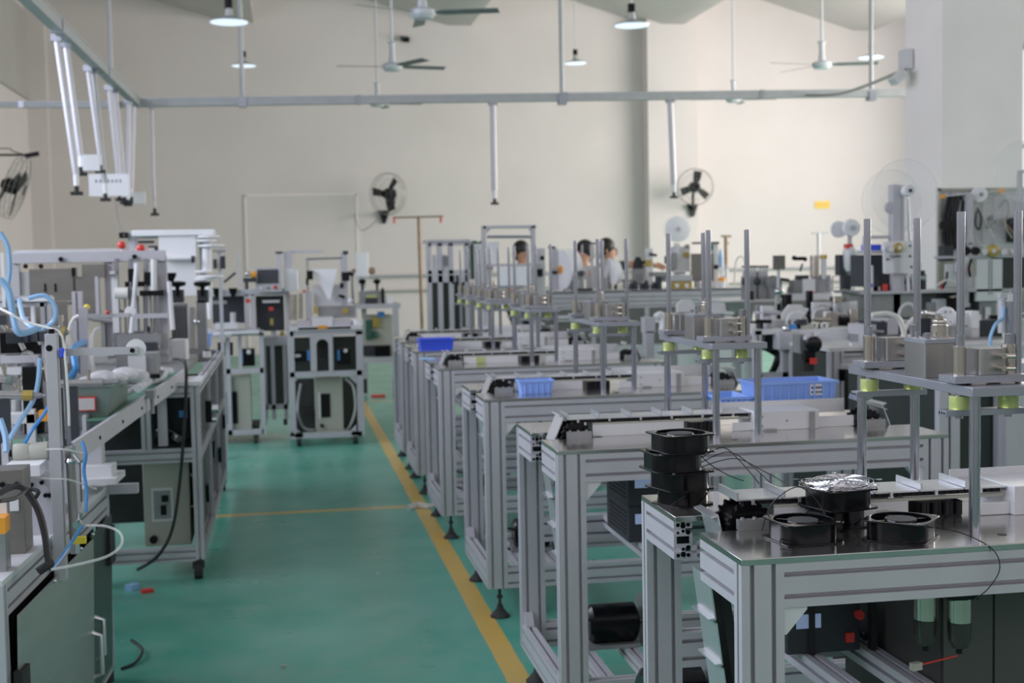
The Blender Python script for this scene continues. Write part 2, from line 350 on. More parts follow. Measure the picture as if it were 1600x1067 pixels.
# ------------------------------------------------------------ press benches (one built, copied down the row)
BL, BD = 1.18, .66
def gear(mb, c, r, y0, y1, nt=18):
    pl = []
    for i in range(nt*4):
        a = 2*PI*i/(nt*4); q = r if i % 4 in (0,1) else r*.88
        pl.append((q*math.cos(a), q*math.sin(a)))
    return mb.prism(pl, (c[0],y0,c[1]), (1,0,0), (0,0,1), (0,y1-y0,0))
def make_bench(label, loc):
    t = T('press_bench', label, 'workbench', loc, 0, 'press benches in a row along the aisle', local=True)
    tp = MB(); tp.box(0,BL,0,.24,.85,.862); tp.box(0,BL,.40,BD,.85,.862); tp.box(.19,.99,.24,.40,.8505,.8615)
    t.p('tabletop','steel_top',tp, bevel=.0012)
    for x in (.04,BL-.04):
        for y in (.02,BD-.02): t.p('leg','alu',MB().ext((x,y,.118),(x,y,.85),(1,0,0)))
    for y in (.02,BD-.02):
        t.p('top_rail','alu',MB().ext((.08,y,.81),(BL-.08,y,.81),(0,0,1)))
        t.p('lower_rail','alu',MB().ext((.08,y,.158),(BL-.08,y,.158),(0,0,1)))
    t.p('shelf_rail','alu',MB().ext((.08,BD-.02,.51),(BL-.08,BD-.02,.51),(0,0,1)))
    for x in (.02,BL-.02):
        t.p('end_rail','alu',MB().ext((x,.04,.81),(x,.235,.81),(0,0,1)))
        t.p('end_rail','alu',MB().ext((x,.41,.81),(x,BD-.04,.81),(0,0,1)))
        t.p('lower_rail','alu',MB().ext((x,.04,.158),(x,BD-.04,.158),(0,0,1)))
    for x in (.30,.44):
        t.p('shelf_rail','alu',MB().ext((x,.10,.53),(x,BD-.04,.53),(0,0,1),.04,.04))
        t.p('cross_bar','alu',MB().ext((x-.14,.04,.158),(x-.14,BD-.04,.158),(0,0,1),.04,.04))
    for x in (.30,.44): t.p('shelf_hanger','black_matt',MB().box(x-.006,x+.006,.40,.42,.55,.85))
    # open sawn ends of the rear end rail showing the hollow profile
    hm = MB()
    for x,z,r in ((.009,.842,.0042),(.02,.840,.0058),(.031,.842,.0042),(.02,.829,.0035),(.031,.826,.005),(.009,.826,.003),(.009,.778,.0042),(.02,.780,.0058),(.031,.778,.0042),(.02,.791,.0035),(.031,.794,.005)):
        hm.cyl((x,.4094,z),(x,.4102,z),r)
    hm.box(.006,.033,.4094,.4102,.803,.818)
    t.p('hollow_profile_end','black',hm)
    for x in (.0,BL):
        s = 1 if x == 0 else -1
        for y in (.005,BD-.035):
            t.p('gusset','white_metal',MB().prism([(0,0),(.045*s,0),(.045*s,-.006),(.006*s,-.05),(0,-.05)],(x+.08*s,y,.77),(1,0,0),(0,0,1),(0,.03,0)))
        g = MB().prism([(0,0),(.04,0),(.04,.005),(.006,.042),(0,.042)],(x+.006*s,.04,.198),(0,1,0),(0,0,1),(.028*s,0,0))
        g.cyl((x+.02*s,.045,.225),(x+.02*s,.052,.225),.006); g.cyl((x+.02*s,.07,.204),(x+.02*s,.07,.212),.006)
        t.p('corner_bracket','alu',g); g = MB()
        g.prism([(0,0),(-.04,0),(-.04,.005),(-.006,.042),(0,.042)],(x+.006*s,BD-.04,.198),(0,1,0),(0,0,1),(.028*s,0,0))
        t.p('corner_bracket','alu',g)
    for x in (.05,BL-.05):
        for y in (.03,BD-.03):
            f = MB().lathe([(.038,0),(.039,.006),(.030,.014),(.014,.034),(.010,.05)],(x,y,0)); f.cyl((x,y,.05),(x,y,.118),.006); f.cyl((x,y,.075),(x,y,.085),.012,n=6)
            t.p('levelling_foot','rubber',f)
    # conveyor through the middle of the table
    cv = MB().box(.165,.45,.266,.272,.862,.897); cv.box(.165,.45,.355,.361,.862,.897)
    t.p('side_panel','white_metal',cv)
    ch = MB()
    for y in (.285,.345):
        ch.box(.10,.66,y-.006,y+.006,.904,.913)
        for k in range(37): ch.box(.104+k*.0149,.112+k*.0149,y-.009,y+.009,.9055,.912)
    t.p('chain','black_matt',ch)
    t.p('guide_strip','cream',MB().box(.165,.66,.266,.273,.897,.903))
    bk = MB().box(.47,.565,.262,.37,.862,.893)
    for k in range(4): bk.cyl((.478+k*.026,.262,.866),(.478+k*.026,.262,.893),.009)
    t.p('chain_guard','black',bk)
    bx = MB().box(.665,.875,.235,.385,.862,.921); bx.box(.60,.665,.25,.256,.862,.888)
    t.p('drive_cover','white_metal',bx, bevel=.0015)
    for x,z in ((.69,.905),(.85,.905),(.69,.876),(.85,.876),(.77,.89)): t.p('bolt','motor_grey',MB().cyl((x,.2335,z),(x,.2355,z),.0035,n=10))
    t.p('foot_bracket','motor_grey',MB().box(.695,.73,.214,.235,.862,.868)); t.p('clamp_strip','motor_grey',MB().box(.842,.858,.226,.235,.862,.915))
    t.p('side_panel','white_metal',MB().box(.875,1.0,.262,.27,.862,.895))
    for k in range(6):
        x = .085+k*.0975
        m = MB().box(x,x+.094,.262,.372,.915,.918); m.box(x,x+.004,.262,.372,.918,.932); m.box(x+.03,x+.036,.258,.262,.907,.918)
        t.p('pallet','alu_bright',m)
    for sx in (0,1):
        cx = .115 if not sx else 1.055
        gr = gear(MB(),(cx,.862),.049,.268,.278); gear(gr,(cx,.862),.049,.338,.348); gr.cyl((cx,.27,.862),(cx,.37,.862),.012)
        gr.lathe([(.036,0),(.036,.05)],(cx,.292,.862),(0,1,0))
        t.p('sprocket','black',gr)
        bb = MB().box(cx-.035,cx+.04,.236,.252,.862,.882)
        for q in (-.025,0,.025): bb.cyl((cx+q,.244,.882),(cx+q,.244,.886),.004,n=8)
        t.p('bearing_block','motor_grey',bb)
    def plate(ang, cx, cz, r, flip=1):   # a pallet riding round the sprocket
        ux,uz = math.cos(ang),math.sin(ang); tx,tz = -uz*flip,ux*flip
        m = MB(); o = Vector((cx+ux*r-tx*.043, .262, cz+uz*r-tz*.043))
        m.prism([(0,0),(.086,0),(.086,.003),(.004,.003),(.004,.016),(0,.016)], o, (tx,0,tz), (ux,0,uz), (0,.11,0))
        t.p('pallet','alu_bright',m)
    plate(math.radians(157),.115,.862,.060); plate(math.radians(22),1.055,.862,.06,-1); plate(math.radians(70),1.055,.875,.05,-1)
    for k in range(4):
        x,z = .030+.013*k, .765-.092*k
        m = MB(); d = Vector((.13,0,-.99)).normalized(); n = Vector((-.99,0,-.13)).normalized()
        m.prism([(0,0),(.086,0),(.086,.016),(.082,.016),(.082,.003),(0,.003)], Vector((x,.262,z)), d, n, (0,.11,0))
        t.p('pallet','alu_bright',m)
    t.p('chain','black_matt',MB().prism([(.045,.82),(.062,.82),(.125,.41),(.10,.41)],(0,.285,0),(1,0,0),(0,0,1),(0,.06,0)))
    t.p('back_guide','white_metal',MB().box(.60,1.02,.376,.379,.893,.937))
    t.p('table_hole','black',MB().cyl((.545,.075,.8615),(.545,.075,.8626),.009,n=20))
    # pneumatic press on four posts
    gp = t.p('press_plate','dark_alu',MB().box(.472,.640,.055,.60,1.128,1.146), bevel=.001)
    for x in (.492,.620):
        for y in (.082,.573): t.p('guide_post','rod',MB().cyl((x,y,.862),(x,y,1.128),.0105,n=18))
    for x in (.488,.606):
        for y in (.128,.535): t.p('guide_post','rod',MB().cyl((x,y,1.146),(x,y,1.475),.0078,n=18))
    def press(y, x0):
        bs = MB().box(x0-.02,x0+.13,y-.032,y+.032,1.150,1.164)
        for q in (-.014,.014): bs.cyl((x0-.0205,y+q,1.157),(x0-.0195,y+q,1.157),.003,n=8)
        t.p('base_plate','dark_alu',bs, bevel=.0012)
        t.p('base_plate','nickel',MB().box(x0+.02,x0+.05,y-.02,y+.02,1.146,1.150).box(x0+.08,x0+.11,y-.02,y+.02,1.146,1.150))
        c = t.p('air_cylinder','stainless',MB().rbox(x0+.033,x0+.088,y-.028,y+.028,1.164,1.214,.006), bevel=.001)
        f = MB()
        for z in (1.178,1.201): f.cyl((x0+.07,y-.028,z),(x0+.07,y-.050,z),.0058,n=12); f.cyl((x0+.07,y-.040,z),(x0+.092,y-.052,z),.0045,n=10)
        t.p('port_fitting','nickel',f,c)
        for x in (x0+.006,x0+.108):
            g = MB().cyl((x,y,1.164),(x,y,1.214),.0125,n=20); g.cyl((x,y,1.214),(x,y,1.219),.0135,n=20)
            t.p('guide_bushing','nickel',g)
            t.p('guide_rod','rod',MB().cyl((x,y,1.219),(x,y,1.240),.0075,n=16))
            u = MB().lathe([(.019,0),(.0195,.002),(.0195,.024),(.019,.026)],(x,y,1.098))
            t.p('urethane_buffer','urethane',u)
            t.p('stem','rod',MB().cyl((x,y,1.124),(x,y,1.129),.008).cyl((x,y,1.080),(x,y,1.086),.007))
        lb = MB().box(x0-.03,x0+.135,y-.015,y+.015,1.086,1.098)
        t.p('lower_plate','dark_alu',lb, bevel=.0008)
        hl = MB()
        for q in (-.009,0,.009): hl.cyl((x0-.0305,y+q,1.092),(x0-.0295,y+q,1.092),.0022,n=8)
        t.p('bolt_holes','black',hl)
    press(.125,.478); press(.50,.47)
    b = MB().rbox(.480,.566,.255,.345,1.146,1.216,.004)
    c = t.p('main_cylinder','stainless',b, bevel=.001)
    t.p('cap','dark_alu',MB().rbox(.479,.567,.254,.346,1.216,1.224,.004),c)
    n = MB().lathe([(.017,0),(.017,.022),(.015,.024),(.0145,.026),(.015,.028),(.014,.034),(.009,.037),(.009,.042),(.005,.044)],(.535,.30,1.226)); n.box(.519,.551,.284,.316,1.224,1.228)
    t.p('pressure_cap','nickel',n,c)
    t.p('stud','rod',MB().cyl((.497,.278,1.224),(.497,.278,1.236),.006).cyl((.497,.322,1.224),(.497,.322,1.236),.006),c)
    f = MB().cyl((.566,.27,1.18),(.590,.27,1.18),.006); f.cyl((.566,.32,1.20),(.588,.32,1.20),.006)
    t.p('port_fitting','nickel',f,c)
    return t
BY = [2.191,3.570,4.985,6.490,7.790,8.760]
BX = [.783,.740,.748,.745,.750,.753]
BLAB = ['nearest aluminium press bench, black axial fans lying on its steel top',
        'second aluminium press bench, long blue crate set over its conveyor',
        'third aluminium press bench, small blue bin beside its left sprocket',
        'fourth aluminium press bench, yellow-green note stuck to its conveyor side',
        'fifth aluminium press bench, deep blue bin on its left front corner',
        'sixth and farthest aluminium press bench at the back of the row']
B0 = make_bench(BLAB[0], (BX[0],BY[0],0))
for i in range(1,6): dup(B0.o, (BX[i],BY[i],0), 0, BLAB[i])
c = [o for o in B0.o.children if o.name.startswith('pallet')][6]      # on the nearest bench this pallet has travelled further down
c.data = c.data.copy(); c.data.transform(Matrix.Translation((.115,0,.862)) @ Matrix.Rotation(math.radians(-36),4,'Y') @ Matrix.Translation((-.115,0,-.862)))
# ------------------------------------------------------------ axial fans and guards on bench one
def axial_fan(label, loc, rz, flip=False, size=.118, h=.040, group='black axial fans on the nearest bench'):
    t = T('axial_fan', label, 'fan', loc, rz, group, local=True); s = size/2
    def flange(z0,z1):
        mb = MB(); n = 40; ri = s*.93; vs = []; 
        for z in (z0,z1):
            for k in range(n):
                a = 2*PI*(k+.5)/n; ca,sa = math.cos(a),math.sin(a); q = min(s/max(abs(ca),abs(sa)), s*1.30)
                vs.append((q*ca,q*sa,z))
            for k in range(n):
                a = 2*PI*(k+.5)/n; vs.append((ri*math.cos(a),ri*math.sin(a),z))
        fs = []
        for k in range(n):
            j = (k+1)%n
            fs += [(k,j,2*n+j,2*n+k),(n+j,n+k,3*n+k,3*n+j),(2*n+k,2*n+j,3*n+j,3*n+k),(j,k,n+k,n+j)]
        return mb.add(vs,fs)
    fl = flange(0,.0035); up = flange(h-.0035,h); fl.add(up.v, up.f)
    pl = []
    for k in range(48):
        a = 2*PI*k/48; q = min(s*.965/max(abs(math.cos(a)),abs(math.sin(a))), s*1.06); pl.append((q*math.cos(a),q*math.sin(a)))
    n = 48; vs = [Vector((x,y,z)) for z in (.003,h-.003) for x,y in pl]+[Vector((s*.92*math.cos(2*PI*k/48),s*.92*math.sin(2*PI*k/48),z)) for z in (.003,h-.003) for k in range(48)]
    fl.add(vs, [f for k in range(n) for f in ((k,(k+1)%n,n+(k+1)%n,n+k),(2*n+(k+1)%n,2*n+k,3*n+k,3*n+(k+1)%n))])
    t.p('housing','black',fl, bevel=.0008)
    hb = MB().lathe([(.031,.006),(.031,h-.006),(.029,h-.002)],(0,0,0),n=28)
    for k in range(4):
        a = PI/4+k*PI/2; hb.bc((math.cos(a)*.043,math.sin(a)*.043,h-.006),(.03,.006,.005),a)
    t.p('hub','black',hb)
    t.p('label_disc','grey_label',MB().cyl((0,0,h-.002),(0,0,h-.001),.029,n=32))
    bl = MB()
    for k in range(5):
        a = 2*PI*k/5; m = Matrix.Rotation(a,4,'Z') @ Matrix.Translation((.042,0,h*.45)) @ Matrix.Rotation(.6,4,'X')
        bl.box(-.012,.012,-.019,.019,-.001,.001,m)
    t.p('impeller','black_matt',bl)
    sc = MB()
    for x in (-1,1): sc.cyl((s*.80*x,-s*.80,h),(s*.80*x,-s*.80,h+.001),.0035,n=10)
    t.p('rivet','nickel',sc)
    return t
z0 = .862
f1 = axial_fan('black axial fan lying flat, left one of the trio before the conveyor', (.950,2.318,z0), .12)
axial_fan('black axial fan lying flat, right one of the trio with cable hanging over table edge', (1.130,2.282,z0), .80)
axial_fan('black axial fan at the bottom, under the fan topped with wire guards', (1.062,2.425,z0), .42, size=.105)
axial_fan('black axial fan carrying the chrome wire guards on its top', (1.062,2.412,z0+.0405), .28)
stk = [(.842,2.728,.45,.102,.036),(.835,2.725,.30,.118,.040),(.820,2.728,.12,.118,.040),(.836,2.722,.22,.118,.040)]
nm = ['bottom black fan of the four-fan stack by the bench end','second black fan from bottom of the four-fan stack','third black fan from bottom of the four-fan stack, shifted left','top black fan of the four-fan stack, grey hub label showing']
z = .862
for k,(x,y,r,s,h) in enumerate(stk):
    axial_fan(nm[k],(x,y,z),r,size=s,h=h,group='stack of black axial fans'); z += h+.0005
def guard(loc, rz, rx, ry, label):
    mb = MB()
    for r in (.011,.021,.031,.041,.050,.059):
        mb.tube([(r*math.cos(2*PI*k/28),r*math.sin(2*PI*k/28),.004-.004*(r/.059)) for k in range(28)],  .0008,n=5,closed=True)
    for k in range(4):
        a = PI/4+k*PI/2; c,s = math.cos(a),math.sin(a)
        mb.tube([(c*.010,s*.010,.0045),(c*.035,s*.035,.003),(c*.066,s*.066,.0005),(c*.072-s*.004,s*.072+c*.004,0),(c*.077,s*.077,0),(c*.072+s*.004,s*.072-c*.004,0),(c*.066,s*.066,.0005)],.0009,n=5)
    o = one('fan_guard', label, 'fan guard', 'chrome', mb, group='chrome wire guards piled on a fan')
    o.location = loc; o.rotation_euler = (rx,ry,rz)
lab = 'chrome wire fan guard in the loose pile on top of a black fan'
zz = .862+.0405+.0405
for k,(dx,dy,r,rx,ry) in enumerate(((0,0,.1,0,0),(.006,.004,.42,.03,.01),(-.008,.006,.15,-.02,.03),(.010,-.005,.60,.02,-.04))):
    guard((1.060+dx,2.412+dy,zz+.0012+k*.0032+(abs(rx)+abs(ry))*.012), r, rx, ry, lab)
def cable(pts, label, r=.0011, m='cable', cat='cable', name='cable', group=None, sub=8):
    o = one(name, label, cat, m, MB().tube(pts, r, 6, sub=sub), loc=pts[0], group=group); return o
cable([(1.186,2.255,.885),(1.225,2.225,.878),(1.262,2.186,.855),(1.272,2.178,.82),(1.250,2.178,.785),(1.225,2.182,.765)],'thin black fan cable drooping over the near table edge')
cable([(.895,2.29,.872),(.885,2.262,.866),(.895,2.235,.864),(.91,2.245,.864)],'short black cable end lying at the left corner of the steel top')
cable([(.90,2.40,.866),(.915,2.385,.92),(.955,2.36,.955),(.985,2.345,.935),(1.0,2.33,.905)],'black cable looping up behind the left fan of the trio')
for k,(a,b) in enumerate(((.02,.955),(.045,.945),(.075,.93))):
    cable([(.885,2.73,.96-.01*k),(.915+a*.5,2.70,b+.03),(.93+a,2.66,b+.005),(.95+a,2.60,.921)],['black lead arching from the fan stack to the first pallet','black lead arching lower between fan stack and pallets','black lead reaching farthest right from the fan stack'][k])
cable([(.875,2.76,1.0),(.885,2.75,.97),(.905,2.72,.945),(.93,2.68,.928),(.95,2.64,.921)],'black lead hanging down the right side of the fan stack')
# ------------------------------------------------------------ bins on the benches
def bin_(label, x0,x1,y0,y1,z0,z1, m, ribs=6, sticker=False):
    t = T('plastic_bin', label, 'bin', ((x0+x1)/2,(y0+y1)/2,z0))
    b = t.p('body', m, MB().tray(x0,x1,y0,y1,z0,z1,ribs=ribs))
    if sticker:
        xs = x0+(x1-x0)*.66; t.p('label_sticker','paper',MB().box(xs,xs+.045,y0+.0005,y0+.002,z0+.022,z0+.058), label='worn paper label')
        q = MB(); 
        for k in range(5): q.box(xs+.004+.008*k,xs+.009+.008*k,y0+.0000,y0+.0006,z0+.027,z0+.036); q.box(xs+.004+.008*k,xs+.010+.008*k,y0,y0+.0006,z0+.042,z0+.050)
        t.p('printing','ink',q)
    return t
bin_('long light blue crate with paper label resting over the second bench conveyor', 1.482,1.757,3.99,4.15,.9225,.990,'blue_bin',9,True)
bin_('shallow light blue tray left of the labelled crate on second bench', 1.37,1.475,4.02,4.20,.9225,.945,'blue_bin',5)
bin_('small light blue bin standing on the third bench steel top', .915,1.052,5.13,5.215,.862,.916,'blue_bin',5)
bin_('deep blue bin standing at the left front of the fifth bench', .790,.995,7.82,7.98,.862,.932,'blue_deep',0)
one('sticky_note','yellow-green sticky note on the fourth bench conveyor panel','note','urethane',MB().box(.975,1.02,6.75,6.753,.866,.895))
one('pale_cloth','pale blue plastic scrap lying behind fourth bench sprocket','plastic scrap','blue_pale',MB().box(.72,.80,7.10,7.2,.8625,.868))
# ------------------------------------------------------------ things under the benches
def generator(label, x0,y0,z0,w=.20,d=.30,h=.105, face='ul'):
    t = T('power_supply', label, 'power supply', (x0+w/2,y0+d/2,z0))
    b = t.p('case','dark_box',MB().rbox(x0,x0+w,y0,y0+d,z0,z0+h,.004), bevel=.001)
    s = MB()
    for k in range(6): s.box(x0-.002,x0,y0+.03,y0+d-.04,z0+.018+k*.013,z0+.023+k*.013)
    t.p('cooling_fins','black_matt',s)
    t.p('display','screen_lit',MB().box(x0+.02,x0+.075,y0-.002,y0,z0+.055,z0+.085))
    t.p('switch','red',MB().box(x0+.13,x0+.148,y0-.008,y0,z0+.02,z0+.04))
    t.p('knob','red',MB().cyl((x0+.16,y0-.012,z0+.078),(x0+.16,y0,z0+.078),.010))
    t.p('knob','black',MB().cyl((x0+.172,y0-.010,z0+.03),(x0+.172,y0,z0+.03),.008))
    return t
generator('black power supply with red switch under the nearest bench', 1.03,2.60,.5505,.165,.22,.115)
generator('lower dark power supply of the pair under the second bench', .99,3.75,.5505,.20,.27,.107)
generator('upper dark power supply of the pair under the second bench', .99,3.75,.659,.20,.27,.107)
generator('dark power supply hung under the third bench', .99,5.17,.5505,.20,.27,.12)
generator('dark power supply hung under the fourth bench', .99,6.68,.5505,.20,.27,.12)
def motor(label, x,y,z,r=.06,rd=.085):
    t = T('drive_motor', label, 'motor', (x,y,z-r-.012))
    t.p('body','black',MB().lathe([(r*.8,-.10),(r,-.09),(r,.05),(r*.7,.06)],(x,y,z),(1,0,0)))
    t.p('base','motor_grey',MB().box(x-.11,x+.06,y-.05,y+.05,z-r-.012,z-r))
    t.p('pulley','motor_grey',MB().lathe([(rd,0),(rd,.008),(rd*.9,.011),(rd*.9,.017),(rd,.02),(rd,.028)],(x+.075,y,z),(1,0,0),n=32))
    t.p('shaft','rod',MB().cyl((x+.05,y,z),(x+.15,y,z),.009))
    b = MB()
    b.tube([(x-.10,y-.03,z+.02),(x-.16,y-.05,z+.03),(x-.17,y-.05,z-.03),(x-.12,y-.05,z-.06)],.005,sub=6)
    t.p('lead','cable',b)
for i,lb in ((1,'black drive motor with grey pulley low under the second bench'),(2,'black drive motor with grey pulley low under the third bench'),(3,'black drive motor with grey pulley low under the fourth bench')):
    motor(lb, BX[i]+.27, BY[i]+.40, .178+.073, .06)
motor('black motor with large pale disc pulley between the first two bench legs', .93,3.05,.32+.0,.075,.10)
t = T('motor_stand','dark steel stand carrying the motor behind the nearest bench','stand',(.93,3.05,0))
t.p('post','black_matt',MB().box(.84,.86,3.01,3.03,0,.233).box(.96,.98,3.07,3.09,0,.233)); t.p('base','black_matt',MB().box(.80,1.0,2.97,3.13,0,.012))
# stainless cabinet and filter bowls under bench one, right
t = T('stainless_cabinet','stainless steel cabinet under the right end of the nearest bench','cabinet',(1.55,2.62,.198))
t.p('body','panel_dark',MB().box(1.25,1.80,2.36,2.80,.198,.735)); t.p('door','panel_dark',MB().box(1.255,1.795,2.352,2.36,.205,.730)); t.p('door_seam','black',MB().box(1.36,1.363,2.3505,2.352,.21,.728)); t.p('handle','black',MB().box(1.50,1.53,2.34,2.352,.59,.63))
for k,(x,y,lb) in enumerate(((1.190,2.30,'left hanging air filter bowl with steel collar under nearest bench'),(1.243,2.27,'right hanging air filter bowl with steel collar under nearest bench'))):
    t = T('air_filter', lb, 'air filter', (x,y,.64), group='air filters under the nearest bench')
    t.p('head','black',MB().box(x-.028,x+.028,y-.02,y+.02,.745,.77)); t.p('collar','nickel',MB().cyl((x,y,.700),(x,y,.745),.0225,n=24)); t.p('bowl','smoked',MB().lathe([(.006,-.055),(.015,-.05),(.021,-.035),(.0225,0)],(x,y,.700)))
    t.p('drain','black',MB().cyl((x,y,.638),(x,y,.652),.006))
t = T('wire_connector','cream plug with red wire below the filter bowls','connector',(1.18,2.29,.60))
t.p('plug','cream',MB().bc((1.165,2.29,.612),(.022,.012,.014),.3)); t.p('wire','red',MB().tube([(1.175,2.29,.614),(1.20,2.30,.614),(1.225,2.29,.622),(1.245,2.28,.630)],.0018,sub=6))
# ------------------------------------------------------------ overhead: cable ducts, hangers, droppers
def duct(label, a, b, w=.075, h=.075):
    a = Vector(a); b = Vector(b); t = T('cable_duct', label, 'cable duct', a)
    d = (b-a).normalized(); s = d.cross(Vector((0,0,1))).normalized()
    t.p('trunking','galvanised',MB().prism([(-w/2,-h/2),(w/2,-h/2),(w/2,h/2),(-w/2,h/2)], a, s, (0,0,1), b-a))
    t.p('lid','alu',MB().prism([(-w/2-.004,h/2),(w/2+.004,h/2),(w/2+.004,h/2+.008),(-w/2-.004,h/2+.008)], a, s, (0,0,1), b-a))
    n = int((b-a).length/2.2)
    for k in range(1,n+1):
        p = a+(b-a)*(k/(n+1)); j = MB(); j.prism([(-w/2-.006,-h/2-.006),(w/2+.006,-h/2-.006),(w/2+.006,h/2+.012),(-w/2-.006,h/2+.012)], p, s, (0,0,1), d*.05)
        t.p('joint','dark_alu',j)
    return t
duct('long grey cable duct hung across the hall from left to column', (-1.36,13.3,2.985), (7.1,13.3,3.115))
duct('thin duct section crossing to the left wall behind the poles', (-3.6,13.42,2.98), (-1.36,13.42,2.98), .05, .05)
duct('cable duct running overhead along the left side of the aisle', (-1.50,5.0,3.01), (-1.36,13.24,2.985))
for lb,x,y,z in (('duct hanger rod near the left end of the long duct',P(172,60,13.3).x,13.3,3.05),('duct hanger rod beside the left pendant lamp',P(376,60,13.3).x,13.3,3.06),
               ('duct hanger rod left of the right pendant lamp',P(877,80,13.3).x,13.3,3.09),('duct hanger rod near the square column',P(1361,80,13.3).x,13.3,3.14)):
    t = T('hanger_rod', lb, 'hanger', (x,y,z)); zt = ceil_z(x)
    t.p('rod','galvanised',MB().cyl((x,y,z-.02),(x,y,zt),.022)); t.p('clamp','dark_alu',MB().box(x-.04,x+.04,y-.05,y+.05,z-.115,z-.02)); t.p('ceiling_plate','dark_alu',MB().cyl((x,y,zt-.03),(x,y,zt),.06))
def dropper(label, x, y, zt, zb, r=.028, box_=None, x2=None, m='white_metal'):
    x2 = x if x2 is None else x2
    t = T('cable_dropper', label, 'cable dropper', (x2,y,zb), group=None)
    t.p('conduit',m,MB().cyl((x2,y,zb+.13),(x,y,zt),r))
    t.p('socket','white',MB().cyl((x2,y,zb+.05),(x2,y,zb+.15),r*.85))
    t.p('clamp','dark_alu',MB().box(x-r-.012,x+r+.012,y-.035,y+.035,zt-.03,zt+.015))
    g = MB().cyl((x2,y,zb),(x2,y,zb+.06),.016); g.cyl((x2-.04,y,zb+.0),(x2+.04,y,zb+.0),.013)
    t.p('hook','black_matt',g)
    if box_: t.p('outlet_box','white',MB().box(x2+.02,x2+.13,y-.06,y-.0,zb+box_,zb+box_+.11))
D = [('nearest leaning white conduit pole hung from the left duct',90,120,302,9.35,None,'alu',.022),('white pole right behind the nearest, with white outlet box',104,127,272,9.6,.02,'alu',.022),
     ('pale pole left of the darker third pair under the left duct',137,157,268,10.75,None,'alu',.020),('darker grey pole of the third pair under the left duct',145,165,312,10.85,None,'galvanised',.024),
     ('left pole of the pair behind the paper notice',169,187,312,11.9,None,'alu',.024),('right pole of the pair behind the paper notice',178,195,317,12.05,None,'alu',.024),
     ('pole left of the inner duct corner',199,200,320,12.85,None,'alu',.024),('pole at the inner corner of the two ducts, with outlet box',207,206,316,13.1,-.02,'alu',.022)]
for k,(lb,pt,pb_,yb,y,bx,mm_,rr) in enumerate(D):
    a = P(pt,100,y); b = P(pb_,yb,y); xd = -1.50+(y-5)*.017
    dropper(lb, a.x, y, 2.955, b.z, rr, bx, b.x, mm_)
    if abs(a.x-xd) > .03: k_ = MB().box(min(a.x,xd)-.02,max(a.x,xd)+.02,y-.02,y+.02,2.95,2.965); o_ = link('bracket',k_,'dark_alu',Vector((b.x,y,b.z))); o_.parent = [o for o in C.objects if o.get('label') == lb][0]
a = P(237,165,13.3); b = P(242,335,13.3); dropper('thin dropper at the left end of the long duct', a.x, 13.3, 2.96, b.z, .013, None, b.x, 'alu')
a = P(770,157,13.3); b = P(773,318,13.3); dropper('grey dropper hanging over the middle of the benches', a.x, 13.3, 3.0, b.z, .030, None, b.x, 'alu')
a = P(1047,155,13.3); b = P(1053,308,13.3); dropper('grey dropper in front of the right wall fan', a.x, 13.3, 3.03, b.z, .030, None, b.x, 'alu')
a = P(138,272,11.5); b = P(202,306,11.5)
t = T('paper_notice','white paper notice hanging among the leaning poles','notice',((a.x+b.x)/2,11.5,b.z))
t.p('sheet','paper',MB().box(a.x,b.x,11.5,11.504,b.z,a.z))
w = (b.x-a.x)
for k in range(7):
    q = MB(); x = a.x+w*(.16+.1*k); z = b.z+(a.z-b.z)*.68
    q.box(x,x+w*.06,11.4985,11.4995,z,z+.006); q.box(x+.008,x+.013,11.4985,11.4995,z-.012,z+.014); q.box(x,x+w*.05,11.4985,11.4995,z-.012,z-.008)
    t.p('lettering','ink',q)
cable([P(180,312,11.6),P(184,340,10),P(190,360,8.9),P(194,368,8.52)],'grey cable dropping from the poles to the left machine',.006,'motor_grey')
# ------------------------------------------------------------ pendant lamps and ceiling fans
def lamp(label, px, py, Y, r, group='pendant lamps'):
    c = P(px,py,Y); zt = ceil_z(c.x)
    t = T('pendant_lamp', label, 'lamp', (c.x,Y,c.z), 0, group)
    t.p('shade','alu_bright',MB().lathe([(r*.99,-.0),(r,.004),(r*.8,.022),(r*.4,.045),(.04,.06),(.03,.12)],c,n=32))
    t.p('diffuser','lamp_glass',MB().lathe([(r*.94,-.003),(r*.94,.001)],c,n=32))
    t.p('holder','black',MB().cyl((c.x,Y,c.z+.12),(c.x,Y,c.z+.20),.035)); t.p('cord','white_metal',MB().cyl((c.x,Y,c.z+.20),(c.x,Y,zt),.009))
lamp('near pendant lamp at the upper left',358,35,12,.175)
lamp('near pendant lamp right of centre, large pale disc',987,40,12,.170)
lamp('far pendant lamp at left, below the near left lamp',381,103,19,.175)
lamp('far pendant lamp in the middle of the back wall',899,99,19,.170)
lamp('far pendant lamp at right behind a fan blade',1361,90,19,.20)
